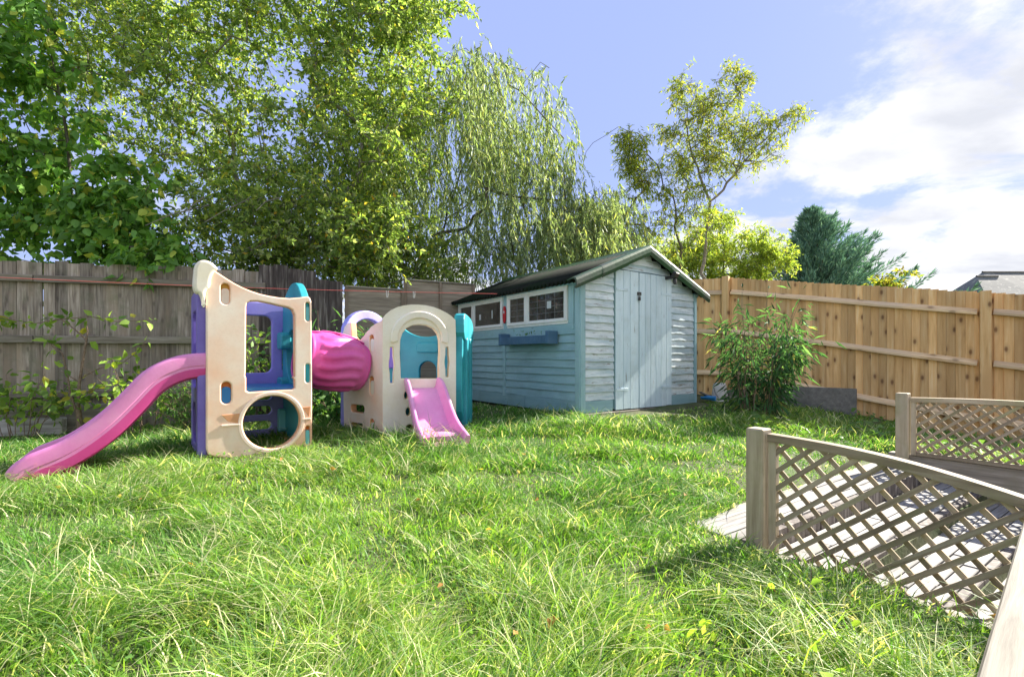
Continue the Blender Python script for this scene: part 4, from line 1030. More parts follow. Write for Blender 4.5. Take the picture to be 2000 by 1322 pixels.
# ------------------------------------------------------------------ small plants
def shrub(name, label, cat, base, stems, hgt, spread, per, size, aspect, pal, lmat, lean=.35, group=None, down=.1, smat=None, rad=.005, curve=.25, drop=.25, fold=.25, low=.1):
    bz = float(gz(base[0], base[1])) - .02; root = thing(name, label, cat, (base[0], base[1], bz), group=group)
    tb, pos, dr = [], [], []
    for i in range(stems):
        az = rng.random() * 6.283; h = hgt * rng.uniform(.55, 1.05); sp = spread * rng.random() ** .6; l = rng.normal(0, .12)
        K = 7; t_ = np.linspace(0, 1, K)
        P = np.stack([(.08 + .12 * rng.random()) * math.cos(az) + math.cos(az) * sp * t_ ** 1.5 + .02 * np.sin(t_ * 9 + az), (.08 + .1 * rng.random()) * math.sin(az) + math.sin(az) * sp * t_ ** 1.5, h * (t_ - curve * t_ ** 3 * (sp / max(spread, .01)))], 1)
        tb.append(tube(P, np.linspace(rad, rad * .35, K), 5))
        f = low + (1 - low) * rng.random(per) ** drop; q = np.array([np.interp(f, t_, P[:, j]) for j in range(3)]).T
        dd = rng.normal(0, 1, (per, 3)) + [math.cos(az) * .4, math.sin(az) * .4, .15 - down]
        dd /= np.linalg.norm(dd, axis=1)[:, None]
        pos.append(q + dd * size * rng.random((per, 1)) * 1.6); dr.append(dd + [0, 0, -.25 - down])
    obj('stems', tubes_mesh('stems', tb), smat or M['twig'], root)['kind'] = 'stuff'
    leaves('foliage', np.concatenate(pos), np.concatenate(dr), size, aspect, pal, lmat, parent=root, fold=fold, fine=aspect > .3)['kind'] = 'stuff'
    return root
DK = [((.075, .16, .05), 5), ((.11, .21, .065), 4), ((.16, .28, .07), 2), ((.05, .11, .04), 2)]
BAM = [((.045, .11, .05), 5), ((.07, .15, .065), 4), ((.12, .22, .10), 2), ((.32, .28, .11), .4), ((.03, .07, .035), 4)]
BR = [((.16, .26, .045), 4), ((.22, .32, .06), 3), ((.10, .18, .04), 4), ((.36, .34, .05), .4)]
shrub('bamboo', 'bushy dark green bamboo clump in front of the new fence', 'bamboo', (2.90, 5.75), 34, 1.46, .38, 56, .12, .16, BAM, M['leaf'], down=.35, drop=.9, rad=.006, curve=.3)
shrub('bamboo', 'thin arching bamboo shoots rising above the right side of the clump', 'bamboo', (3.05, 5.85), 12, 1.62, .42, 22, .13, .16, BAM, M['leaf'], down=.2, drop=.4)
g = 'leafy shrubs along the foot of the back fence'
shrub('shrub', 'bright leafy shrub low at the far left against the fence', 'shrub', (-5.45, 5.35), 13, .90, .5, 24, .085, .62, BR, M['leaf_big'], group=g, drop=.6, low=.38)
shrub('shrub', 'light green sapling shoots behind the middle of the pink slide', 'shrub', (-4.2, 5.55), 14, 1.0, .45, 20, .075, .6, BR, M['leaf_big'], group=g, drop=.7)
shrub('shrub', 'dark spiky herb bush under the high end of the pink slide', 'shrub', (-3.6, 5.6), 46, .62, .55, 46, .05, .2, DK, M['leaf'], group=g, drop=.9)
shrub('shrub', 'tall leafy bush seen through the window of the taller play tower', 'shrub', (-3.05, 6.05), 30, 1.5, .42, 50, .075, .55, BR[:3] + DK[:1], M['leaf_big'], group=g, drop=.9)
shrub('shrub', 'tangle of long strap leaves rising between the two play towers', 'shrub', (-2.25, 6.0), 34, 1.35, .42, 44, .13, .17, BAM, M['leaf'], group=g, drop=.9, down=.3)
shrub('shrub', 'dense dark bush below the pink tunnel', 'shrub', (-2.0, 5.75), 34, .62, .5, 46, .06, .5, DK, M['leaf_big'], group=g, drop=.9)
shrub('shrub', 'leafy climber against the brown panel fence behind the cream play tower', 'shrub', (-1.95, 6.9), 26, 1.45, .45, 40, .07, .4, DK + BAM[:2], M['leaf'], group=g, drop=.9)

def espalier():
    b = np.array((-4.85, 5.45)); bz = float(gz(*b)) - .03
    root = thing('young_fruit_tree', 'thin young tree with two bare stems and leafy side shoots against the grey fence', 'tree', (b[0], b[1], bz)); o = np.array((b[0], b[1], bz))
    S_ = [([(0, 0, 0), (.01, 0, .15), (-.01, 0, .32)], .035, .026), ([(-.01, 0, .30), (.0, 0, .6), (.02, .02, .85), (.06, .03, 1.12)], .017, .011), ([(-.03, 0, .28), (-.1, 0, .5), (-.15, .02, .72), (-.19, .0, .95)], .013, .007),
          ([(.02, .02, .68), (.2, .04, .78), (.42, .05, .82)], .007, .004), ([(.05, .03, 1.1), (-.08, .03, 1.22), (-.22, .02, 1.33)], .008, .005), ([(-.22, .02, 1.33), (-.5, 0, 1.28), (-.85, -.02, 1.34), (-1.25, -.02, 1.30)], .006, .003),
          ([(-.22, .02, 1.33), (.1, .04, 1.36), (.4, .04, 1.30), (.85, .03, 1.33)], .006, .003), ([(.06, .03, 1.12), (.07, .03, 1.2), (.05, .04, 1.28)], .006, .003), ([(0, .0, .62), (-.15, 0, .72), (-.2, 0, .74)], .006, .003), ([(.03, .01, .5), (.25, .0, .56), (.5, .02, .62)], .005, .003),
          ([(.42, .05, .82), (.6, .05, .95), (.72, .05, 1.1)], .004, .002), ([(-.19, 0, .95), (-.3, 0, 1.02), (-.34, 0, 1.15)], .004, .002)]
    for p, r0, r1 in S_: 
        V, F = tube(p, np.linspace(r0, r1, len(p)), 6); obj('branch', np_mesh('branch', V, F, smooth=True), M['twig'], root)
    pos, dr = [], []
    for idx, k in ((5, 46), (6, 30), (9, 12), (10, 14), (11, 14), (2, 10), (4, 8), (0, 5)):
        P = np.array(S_[idx][0]); f = rng.random(k) ** .8; t_ = np.linspace(0, 1, len(P)); q = np.array([np.interp(f, t_, P[:, j]) for j in range(3)]).T
        d = rng.normal(0, 1, (k, 3)); pos.append(q + d * .022); dr.append(d + [0, -.3, -.2])
    P = np.concatenate(pos); D = np.concatenate(dr)
    leaves('crown', P, D, .085, .62, BR, M['leaf_big'], parent=root, fine=True)
espalier()

def weeds():
    def rosette(name, label, cat, x, y, n, size, aspect, pal, up=.8, group=None, stem=0.0, spread=.04):
        z = float(gz(x, y)); root = thing(name, label, cat, (x, y, z), rng.random() * 6, group)
        me = bigleaf_mesh('leaf', size, size * aspect * .62); a = me.color_attributes.new('tint', 'FLOAT_COLOR', 'POINT')
        a.data.foreach_set('color', np.tile([*pal[0][0], 1.0], len(me.vertices))); me.materials.append(M['leaf_big'])
        for i in range(n):
            az = 6.283 * i / n + rng.normal(0, .3); s_ = rng.uniform(.7, 1.15); tilt = math.atan(up) + rng.normal(0, .15)
            o = obj('leaf', me, None, root, (spread * math.sin(-az) * .5, spread * math.cos(az) * .5, .02 + stem * rng.random()), (tilt, rng.normal(0, .2), az)); o.scale = (s_, s_, s_)
        V, F = tube([(0, 0, -.01), (0, 0, .02 + stem)], .003, 5); obj('stem', np_mesh('stem', V, F), M['twig'], root)
        return root
    YG = [((.26, .36, .06), 3), ((.18, .29, .05), 3), ((.34, .36, .09), 1)]
    G_ = [((.12, .20, .05), 1), ((.09, .17, .045), 1)]
    for lab, p, h in (('yellow-green nettle with small leaves at the front right of the lawn', (.66, 1.30), .17), ('second yellow-green nettle close behind the front one', (.88, 1.50), .15)):
        r_ = shrub('nettle', lab, 'weed', p, 6, h, .06, 9, .038, .6, YG, M['leaf'], group='nettles in the front lawn', drop=.9, rad=.0022)
    rosette('dock_plant', 'dock with upright oval leaves in front of the lattice panel', 'weed', 1.18, 1.92, 7, .055, .42, YG, 1.6, 'weeds', .05)
    rosette('dock_plant', 'single tall oval dock leaf near the bottom right corner', 'weed', 1.02, 1.28, 4, .06, .38, YG, 2.4, 'weeds', .04, .01)
    rosette('dock_plant', 'lone pale pointed dock leaf in the middle of the lawn', 'weed', -.33, 1.95, 3, .06, .45, YG, 1.8, 'weeds', .04, .01)
    n = 700; x = 2.4 + rng.random(n) * 2.4; y = 4.4 + rng.random(n) * 2.2 - .1 * (x - 3); ok = (((x - 3.44) * -.644 + (y - 7.8) * -.765) > .25) & (fnoise(x, y, 2.2, 3.0) > -.15)
    s_, t_ = st(x, y); ok &= ~((s_ > -.05) & (s_ < 2.9) & (t_ > -.05)); x, y = x[ok], y[ok]
    pos = np.stack([x, y, gz(x, y) + .03 + .07 * rng.random(len(x))], 1)
    o = leaves('ground_cover', pos, rng.normal(0, 1, (len(x), 3)) * [1, 1, .2] + [0, 0, .3], .06, .8, G_, M['leaf_big']); tag(o, 'low round-leaved weeds in the shaded grass by the new fence', 'weeds', kind='stuff')
    n = 9000; y = rng.uniform(.8, 4.2, n); x = (rng.random(n) * 2 - 1) * (y * 1.1 + .2); s_, t_ = st(x, y); ok = ~((s_ > -.08) & (t_ > -.08)) & (fnoise(x, y, 1.9, 6.1) > .0) & ~((s_ > -1.8) & (t_ > 1.5)); x, y = x[ok], y[ok]
    pos = np.stack([x, y, gz(x, y) + .02 + .035 * rng.random(len(x))], 1)
    o = leaves('clover', pos, rng.normal(0, 1, (len(x), 3)) * [1, 1, .25], .017, .9, [((.10, .20, .05), 2), ((.16, .27, .06), 1)], M['leaf']); tag(o, 'small clover leaves spread through the lawn', 'clover', kind='stuff')
    n = 60; x = rng.uniform(-3, 2, n); y = rng.uniform(1.2, 4.5, n); s_, t_ = st(x, y); m = ~((s_ > -.1) & (t_ > -.1)); x, y = x[m], y[m]
    pos = np.stack([x, y, gz(x, y) + .05 + .04 * rng.random(len(x))], 1); d = rng.normal(0, 1, (len(x), 3)) * [1, 1, .3]
    o = leaves('fallen_leaves', pos, d, .035, .6, [((.38, .20, .07), 2), ((.42, .33, .08), 1)], M['leaf']); tag(o, 'brown and yellow fallen leaves caught in the grass', 'leaves', kind='stuff')
weeds()
shed_bits()

# ------------------------------------------------------------------ landing, steps, trellises
def F3(s, t, z): x, y = xy(s, t); return (x, y, z)
def steps():
    z0 = -.055
    lf = thing('paved_steps', 'pale block-paved landing and steps with rough timber risers at the right', 'steps', F3(0, 0, z0), ANG); lf['kind'] = 'structure'
    # local: x along ES, y along -ET
    boxat('bed', -.02, 2.80, -.02, -.295, -.30, -.028, M['earth'], lf)
    boxat('edging', -.05, 2.85, .03, -.006, -.3, -.008, M['stone'], lf, .006)
    boxat('edging', -.055, .006, -.008, -.46, -.3, -.010, M['stone'], lf, .006)
    def planks(y0, y1, zt, nrow, xa, xb):
        wy = (y1 - y0) / nrow
        for r_ in range(nrow):
            x = xa
            while x < xb - .02:
                l = round(random.choice((.42, .56, .7, .84)), 2); e = min(x + l, xb)
                if xb - e < .15: e = xb
                boxat('tread_plank', x + .003, e - .003, y0 + wy * r_ + (.003 if wy > 0 else -.003), y0 + wy * (r_ + 1) - (.003 if wy > 0 else -.003), zt - .03, zt + random.uniform(-.003, .004), M['plank_pale'], lf, .003)
                x = e
    planks(-.012, -.30, 0, 4, .010, 2.80)
    tread, rise = .33, .10
    y = -.30
    for k in range(7):
        z = -rise * k
        n = 14; wx = 2.75 / n
        for i in range(n):   # each riser is a row of short upright boards
            boxat('riser_block', .05 + wx * i, .05 + wx * (i + 1) - .006, y - .002, y - .04 - random.uniform(0, .006), z - rise - .03, z - .034 + random.uniform(-.002, .002) + .03, M['riser'], lf, .004)
        boxat('bed', .01, 2.80, y, y - tread - .05, z - rise - .3, z - rise - .032, M['earth'], lf)
        if k < 6:
            planks(y - .046, y - tread + .0, z - rise, 4, .05, 2.80)
            y -= tread
    boxat('patio', -.0, 2.80, y - .06, -4.2, -.95, -rise * 7 + .0, M['stone'], lf)
    boxat('bed', 0.0, 2.80, -.24, -4.2, -1.3, -.96, M['earth'], lf)
    # retaining sleepers either side
    for x0, x1, top, lab in ((-.03, .045, -.01, 'left'), (2.80, 2.90, .084, 'right')):
        boxat('side_sleeper', x0, x1, -.14 if x0 < 0 else -.05, -4.2, -.26, top, M['grey_y'], lf, .008)
        boxat('side_sleeper', x0, x1, -.14 if x0 < 0 else -.05, -4.2, -.52, -.265, M['grey_y'], lf, .008)
        boxat('side_sleeper', x0, x1, -.14 if x0 < 0 else -.05, -4.2, -1.2, -.525, M['grey_y'], lf, .008)
M['grey_y'] = wood('side_sleeper_wood', (.13, .115, .09), (.27, .235, .19), (.40, .36, .30), 'Y', grain=14, algae=(.22, .2, .13), var=(.85, 1.1))
M['plank_pale'] = wood('pale_tread', (.07, .065, .06), (.31, .30, .285), (.45, .44, .42), 'X', grain=22, var=(.75, 1.12), blotch=(.21, .20, .185))
steps()

def trellis(label, s0, t0, L, zb, zt0, zt1, bow, post_top, post_bot, spacing, group=None, sgn=1, angz=0.0):
    """panel starts at the post (s0,t0) and runs along +t; lattice slats cut to the bowed top"""
    root = thing('trellis_panel', label, 'trellis', F3(s0, t0, 0), ANG - R(90) + angz)   # local +x runs down the steps
    put('post', box(.086, .086, post_top - post_bot, .006, 'post', key=label), M['trel_z'], root, (-.0, 0, post_bot))
    x0 = .055; x1 = x0 + L
    def top(x):
        f = (x - x0) / L; return zt0 + (zt1 - zt0) * f + bow * math.sin(math.pi * min(1, max(0, f)))
    put('stile', box(.036, .034, top(x0) - zb - .0, .003, 'stile', key=label), M['trel_z'], root, (x0 + .018, 0, zb))
    put('stile', box(.036, .034, top(x1) - zb, .003, 'stile', key=label + 'b'), M['trel_z'], root, (x1 - .018, 0, zb))
    # bowed top rail
    V, F = [], []; n = 16
    for i in range(n + 1):
        x = x0 + L * i / n; z = top(x)
        V += [(x, -.024, z - .032), (x, .024, z - .032), (x, .026, z + .006), (x, -.026, z + .006)]
    for i in range(n):
        for j in range(4): F.append((i * 4 + j, i * 4 + (j + 1) % 4, (i + 1) * 4 + (j + 1) % 4, (i + 1) * 4 + j))
    F += [(0, 1, 2, 3), (n * 4 + 3, n * 4 + 2, n * 4 + 1, n * 4)]
    obj('top_rail', pydata('top_rail', V, F), M['trel_x'], root)
    put('bottom_rail', box(L - .072, .03, .03, .003, 'bottom_rail', key=label), M['trel_x'], root, ((x0 + x1) / 2, 0, zb))
    # slats at +-slope
    for sg, yy, a in ((1, .008, R(40)), (-1, -.008, R(46))):
        ca, sa = math.cos(a), math.sin(a); k = -40
        c = -3.0
        while c < 4.0:
            # line through (c, zb): x = c + u*ca*sg, z = zb + u*sa
            us = np.linspace(0, 1.4, 141); xs = c + us * ca * sg; zs = zb + us * sa
            ok = (xs > x0 + .03) & (xs < x1 - .03) & (zs < np.array([top(min(max(q, x0), x1)) for q in xs]) - .02)
            if ok.sum() > 4:
                u0, u1 = us[ok][0], us[ok][-1]; l = round(u1 - u0, 2); um = (u0 + u1) / 2
                me = box(l, .008, .021, 0, 'slat', key='tr')
                o = obj('slat', me, M['trel_x'], root, (c + um * ca * sg + random.uniform(-.003, .003), -yy, zb + um * sa), (0, 0, 0))
                o.rotation_euler = (0, -a if sg > 0 else a, 0)
            c += spacing
    return root
trellis('nearer bowed lattice trellis panel with square post beside the steps', .09, .37, 1.00, -.12, .475, .335, .035, .50, -.25, .100)
trellis('farther bowed lattice trellis panel on the sleeper wall across the steps', 2.80, .16, 1.80, .03, .505, .44, .045, .545, -.1, .088)

# ---- bleached hand rail in the near right corner
def handrail():
    root = thing('handrail', 'bleached timber rail running past the camera in the bottom right corner', 'railing', F3(-1.75, 1.513, 0), ANG + .103)
    boxat('rail', 0, 1.95, -.035, .035, .262, .324, M['rail_x'], root, .004)
    boxat('rail', 0, 1.95, -.085, -.045, .16, .30, M['trel_x'], root, .004)
    for x in (.1, 1.88): boxat('post', x, x + .08, -.18, -.09, -.2, .29, M['trel_z'], root, .004)
handrail()

# ------------------------------------------------------------------ playset
exec_play = True
def at(px, py, Y): return ((px - 1000) / FPX * Y, Y, CAM_H + (HZ - py) / FPX * Y)
PS = thing('play_set', 'faded plastic play set: two towers joined by a pink tunnel with two pink slides', 'play set', (-2.337, 3.7, .10))
PO = Vector((-2.337, 3.7, .10))
class Panel:
    """vertical panel plane through two plan points; local u along A->B, z up; outline drawn in u,z"""
    def __init__(s, A, B): s.A = np.array(A, float); s.B = np.array(B, float); s.L = np.linalg.norm(s.B - s.A); s.u = (s.B - s.A) / s.L; s.ang = math.atan2(s.u[1], s.u[0])
    def uz(s, px, py):
        r = (px - 1000) / FPX
        u = (s.A[0] - r * s.A[1]) / (r * s.u[1] - s.u[0]); Y = s.A[1] + s.u[1] * u
        return (u, CAM_H + (HZ - py) / FPX * Y - PO.z)
    def place(s, name, me, mat, depth=0.0, parent=None):
        n = np.array((s.u[1], -s.u[0])); q = s.A + n * depth          # +depth: towards the viewer side
        o = obj(name, me, mat, PS, (q[0] - PO.x, q[1] - PO.y, 0), (R(90), 0, s.ang))
        for p in me.polygons: p.use_smooth = False
        if parent: 
            o.parent = parent; o.matrix_parent_inverse = Matrix.Identity(4); o.location = (0, 0, depth); o.rotation_euler = (0, 0, 0)
        return o
def soften(me, ang=35):
    me.polygons.foreach_set('use_smooth', [True] * len(me.polygons))
    try: me.set_sharp_from_angle(angle=R(ang))
    except Exception: pass
    return me
def slot(P, host, px, py, w, h, plug, hole_list, back=.02):
    """stadium slot with coloured plug; adds hole outline, returns placement later"""
    u, z = P.uz(px, py); ul, _ = P.uz(px - w / 2, py); ur, _ = P.uz(px + w / 2, py); Y = P.A[1] + P.u[1] * u; hh = h / FPX * Y / 2; ww = (ur - ul) / 2
    hole_list.append(rrect(u - ww, z - hh, u + ww, z + hh, min(ww, hh) * .98, 6))
    return (u, z, ww, hh, plug)
def plugs(P, host, lst, back):
    for (u, z, ww, hh, plug) in lst:
        if plug is None: continue
        m_lo, m_hi = plug
        me = soften(curve_mesh('peg', [rrect(u - ww * .98, z - hh, u + ww * .98, z + hh * .55, ww * .9, 5)], .012, .004)); P.place('peg', me, M[m_lo], back, host)
        me = soften(curve_mesh('socket', [rrect(u - ww, z - hh, u + ww, z + hh, ww * .95, 5)], .004, 0)); P.place('socket', me, M[m_hi], back - .016, host)

def rim_faces(o, mt):
    me = o.data; me.materials.append(mt); xs = [v.co.x for v in me.vertices]; ys = [v.co.y for v in me.vertices]
    x0, x1, y0, y1 = min(xs), max(xs), min(ys), max(ys)
    for p in me.polygons:
        if abs(p.normal.z) < .75 and x0 + .02 < p.center.x < x1 - .02 and p.center.y > y0 + .03: p.material_index = 1
T1A = (-2.337, 3.70); T1B = (-1.716, 4.158); E1 = np.array((-.593, .805))
T1C = tuple(np.array(T1B) + E1 * .76); T1D = tuple(np.array(T1A) + E1 * .76)
def playset():
    # ---------- tower one, front panel
    P = Panel(T1A, T1B); uz = P.uz
    out = [uz(*p) for p in ((402, 545), (411, 530), (417, 527), (428, 534), (443, 544), (457, 552.6), (473, 561), (490, 568), (508, 574), (526, 578), (545, 581), (565, 582.5), (585, 581), (600, 579), (605, 581), (608, 589), (609, 700), (609.5, 810), (609.8, 872), (600, 882), (555, 891), (500, 895), (464, 896), (420, 892), (406, 888), (402, 876), (402, 700), (402, 600))]
    win = [uz(*p) for p in ((481, 600), (483, 592), (489, 588.5), (505, 588.5), (525, 592), (545, 597), (563, 600.5), (571, 605), (575, 615), (575.5, 650), (575.5, 735), (572, 737), (575.5, 742), (575.5, 757), (571, 760), (530, 762.5), (487, 765.5), (481, 763), (481, 738), (479, 733), (480, 725), (480.5, 660))]
    cu, cz = uz(531.8, 824); Yc = P.A[1] + P.u[1] * cu; cr = 51 / FPX * Yc; ul, _ = uz(531.8 - 50, 826); ur, _ = uz(531.8 + 50, 826)
    hole = ell(cu, cz, cr, cr * 1.0, 48)
    holes = [win, hole]; sl = []
    for (px, py, w_, h_, pl) in ((440, 574, 17, 40, ('blush', 'gold')), (441.8, 766.8, 19, 42, ('blue_pl', 'orange')), (600.8, 609, 8.5, 36, ('aqua', 'orange')), (600.8, 728.6, 8.5, 36, ('aqua', 'orange')), (600.8, 849.5, 8.5, 36, ('aqua', 'orange'))):
        sl.append(slot(P, None, px, py, w_, h_, pl, holes))
    me = soften(curve_mesh('front_panel', [out] + holes, .026, .012, 3)); fp = P.place('front_panel', me, M['peach'], -.03)
    rim_faces(fp, M['peach_rim']); fp['label'] = 'tall peach front panel with square window and round crawl hole'
    plugs(P, fp, sl, .012)
    # ring round the crawl hole, recessed grips
    me = soften(curve_mesh('ring', [ell(cu, cz, cr + .035, None, 48), ell(cu, cz, cr + .006, None, 48)], .008, .006, 2)); P.place('ring', me, M['blush'], .032, fp)
    for (a, b, c, d_) in ((432, 810, 468, 826), (590, 795, 606, 815)):
        u0, z0 = uz(a, b); u1, z1 = uz(c, d_)
        tri = [(u0, z0), (u1, z0 + .004), (u1 - .01, z1), (u0 + .045 * (1 if u1 > u0 else -1), z1 + .02)]
        me = soften(curve_mesh('grip', [tri], .006, .004)); P.place('grip', me, M['orange_soft'], .031, fp)
        me = soften(curve_mesh('grip', [rrect(min(u0, u1) - .002, z1 - .018, max(u0, u1) + .002, z1 - .002, .006)], .008, .004)); P.place('grip', me, M['blush'], .036, fp)
    # raised lip round the window
    # cream cap on the left corner
    cap = [(378, 535), (379, 520), (386, 511), (397, 508), (409, 511), (419, 518), (426, 527), (418, 531), (411, 545), (410, 562), (402, 567), (400, 585), (399, 601), (395, 600), (390, 575), (381, 572), (376, 560)]
    me = curve_mesh('corner_cap', [smooth_loop([uz(*p) for p in cap], 2)], .045, .022, 4); P.place('corner_cap', soften(me), M['cream'], -.03)
    # tower one: left (slide) side, back, right (tunnel) side — all with openings
    H = 1.30
    PL = Panel(T1D, T1A)
    me = soften(curve_mesh('side_panel', [rrect(.0, -.03, .74, H - .02, .05), rrect(.14, .50, .60, 1.12, .06), rrect(.16, .05, .58, .38, .1)], .022, .010, 2)); o = PL.place('side_panel', me, M['purple'], .015)
    PB = Panel(T1D, T1C)
    hs = [rrect(.12, .60, .60, 1.14, .06), rrect(.69, .62, .72, 1.0, .012)] + [rrect(.12, z, .60, z + .085, .04) for z in (.06, .20, .34)]
    me = soften(curve_mesh('back_panel', [rrect(.0, -.03, PB.L, H - .03, .05)] + hs, .022, .012, 2)); PB.place('back_panel', me, M['violet'], -.02)
    PR = Panel(T1B, T1C)
    top = [(.0, -.03), (.76, -.03), (.76, H - .06), (.70, H + .0), (.50, H + .09), (.36, H + .12), (.2, H + .10), (.06, H + .0), (.0, H - .08)]
    me = soften(curve_mesh('tunnel_panel', [smooth_loop(top, 2), ell(.37, .76, .235, None, 40)], .022, .012, 3)); o = PR.place('tunnel_panel', me, M['teal'], -.045)
    for z in (.98, .56):   # bulging steps inside
        me = soften(curve_mesh('bulge', [rrect(.5, z - .16, .70, z + .0, .04)], .03, .015, 2)); PR.place('bulge', me, M['teal'], -.05, o)
    me = soften(curve_mesh('peg', [rrect(.62, .04, .70, .26, .03)], .03, .012, 2)); PR.place('peg', me, M['aqua'], -.05, o)
    # deck
    d = [np.array(q) for q in (T1A, T1B, T1C, T1D)]; c = sum(d) / 4
    bm = bmesh.new(); zt, zb = .50, .455
    vt = [bm.verts.new((*(c + (q - c) * .93 - np.array((PO.x, PO.y))), zt)) for q in d]; vb = [bm.verts.new((*(c + (q - c) * .93 - np.array((PO.x, PO.y))), zb)) for q in d]
    bm.faces.new(vt); bm.faces.new(vb[::-1])
    for i in range(4): bm.faces.new((vb[i], vb[(i + 1) % 4], vt[(i + 1) % 4], vt[i]))
    bmesh.ops.recalc_face_normals(bm, faces=bm.faces); me = bpy.data.meshes.new('deck'); bm.to_mesh(me); bm.free(); obj('deck', me, M['blue_pl'], PS)

    # ---------- slides: U-section swept along a path
    def sweep(name, path, w0, w1, hside, th, mat, mat2, side_vec, lab, flare=0.0):
        path = np.array(path, float); n = 40
        # Catmull-Rom resample
        k = len(path); ts = np.linspace(0, k - 1, n); Q = []
        for t_ in ts:
            i = min(int(t_), k - 2); f = t_ - i; p0, p1, p2, p3 = path[max(i - 1, 0)], path[i], path[i + 1], path[min(i + 2, k - 1)]
            Q.append(.5 * (2 * p1 + (p2 - p0) * f + (2 * p0 - 5 * p1 + 4 * p2 - p3) * f * f + (3 * p1 - p0 - 3 * p2 + p3) * f ** 3))
        Q = np.array(Q); T = np.gradient(Q, axis=0); T /= np.linalg.norm(T, axis=1)[:, None]; Sv = np.array(side_vec, float); Sv /= np.linalg.norm(Sv)
        V, F = [], []
        for i in range(n):
            f = i / (n - 1); W_ = (w0 + (w1 - w0) * f) / 2; up = np.cross(Sv, T[i]); up /= np.linalg.norm(up)
            if up[2] < 0: up = -up
            hs_ = hside * (1 - .25 * max(0, (f - .85) / .15)) ; e = th
            # closed U profile, rounded rails
            prof = [(-W_ + .035, 0), (-W_ + .02, hs_ * .25), (-W_ + .012, hs_ * .75), (-W_ + .004, hs_ * .96), (-W_ - .008, hs_ * 1.0), (-W_ - .022, hs_ * .96), (-W_ - .030, hs_ * .80), (-W_ - .026, hs_ * .30), (-W_ - .020, hs_ * .27), (-W_ - .022, hs_ * .12), (-W_ - .012, -e * 1.2), (-W_ + .03, -e * 1.7)]
            prof = prof + [(-a, b) for a, b in prof[::-1]]
            for a, b in prof: V.append(Q[i] + Sv * a + up * b)
        m = len(prof)
        for i in range(n - 1):
            for j in range(m): F.append((i * m + j, i * m + (j + 1) % m, (i + 1) * m + (j + 1) % m, (i + 1) * m + j))
        F.append(tuple(range(m))); F.append(tuple(range((n - 1) * m, n * m))[::-1])
        me = pydata(name, np.array(V) - np.array(PO), F); soften(me, 50)
        bm = bmesh.new(); bm.from_mesh(me); bmesh.ops.recalc_face_normals(bm, faces=bm.faces); bm.to_mesh(me); bm.free()
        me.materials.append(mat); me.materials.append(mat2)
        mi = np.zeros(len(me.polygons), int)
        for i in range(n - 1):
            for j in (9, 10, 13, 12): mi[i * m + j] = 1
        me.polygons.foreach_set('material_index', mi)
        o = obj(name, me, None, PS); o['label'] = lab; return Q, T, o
    a0 = at(400, 706, 4.02); 
    e2 = np.array((-.805, -.593, 0)); side = np.array((-.593, .805, 0))
    base = np.array((T1A[0], T1A[1], 0)) + side * .205
    def sp(d_, z): p = base + e2 * d_; return (p[0], p[1], z)
    pth = [sp(-.10, .745), sp(.03, .745), sp(.15, .72), sp(.28, .645), sp(.40, .50), sp(.52, .36), sp(.64, .25), sp(.76, .165), sp(.87, .115), sp(.95, .08), sp(1.0, .035)]
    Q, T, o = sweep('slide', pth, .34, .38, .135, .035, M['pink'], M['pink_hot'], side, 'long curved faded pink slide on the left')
    # run-out foot under the end
    q = base + e2 * .82; obj('slide_foot', box(.20, .30, .14, .02, 'slide_foot'), M['pink_hot'], PS, (q[0] - PO.x, q[1] - PO.y, -.06), (0, 0, math.atan2(.593, .805)))

    # ---------- tunnel
    A = np.array((T1B[0], T1B[1], 0)) + np.array((E1[0], E1[1], 0)) * .37; A[2] = .86
    B = np.array(((T2C[0] + T2L[0]) / 2 - .03, (T2C[1] + T2L[1]) / 2 + .02, .745))
    ax = B - A; Ln = np.linalg.norm(ax); ax /= Ln; u = np.cross(ax, (0, 0, 1)); u /= np.linalg.norm(u); v = np.cross(u, ax)
    nu, nv = 120, 50; V, F = [], []
    inner = []
    for lay in (0, 1):
        for i in range(nv + 1):
            t_ = i / nv
            for j in range(nu):
                a = 2 * math.pi * j / nu
                r_ = .225 + .040 * math.sin(math.pi * min(1, max(0, t_))) ** .8
                if lay == 0:
                    wv = (a / (2 * math.pi) * 16 + .30 * math.sin(t_ * 2 * math.pi * 1.0)) % 1
                    ridge = max(0, 1 - abs(wv - .5) / .30); edge = min(1, max(0, (t_ - .13) / .05)) * min(1, max(0, (.87 - t_) / .05))
                    r_ += .015 * min(1, ridge * 2.4) * edge
                    if .0 < t_ < .06 or t_ > .94: r_ += .008
                else: r_ -= .018
                p = A + ax * Ln * (t_ * 1.0) + (u * math.cos(a) + v * math.sin(a)) * r_; V.append(p)
    o1 = (nv + 1) * nu
    for i in range(nv):
        for j in range(nu):
            j2 = (j + 1) % nu; F.append((i * nu + j, i * nu + j2, (i + 1) * nu + j2, (i + 1) * nu + j)); F.append((o1 + (i + 1) * nu + j, o1 + (i + 1) * nu + j2, o1 + i * nu + j2, o1 + i * nu + j))
    for j in range(nu):
        j2 = (j + 1) % nu; F.append((j, o1 + j, o1 + j2, j2)); F.append((nv * nu + j2, o1 + nv * nu + j2, o1 + nv * nu + j, nv * nu + j))
    me = pydata('tunnel', np.array(V) - np.array(PO), F, True); obj('tunnel', me, M['magenta'], PS)
    # seam flange along the top of the tunnel
    V = []; n = 24
    for i in range(n + 1):
        t_ = i / n; r_ = .232 + .040 * math.sin(math.pi * t_) ** .8 + (.012 if .2 < t_ < .8 else .002); a = R(72)
        c = A + ax * Ln * t_; V.append(c + (u * math.cos(a) + v * math.sin(a)) * r_)
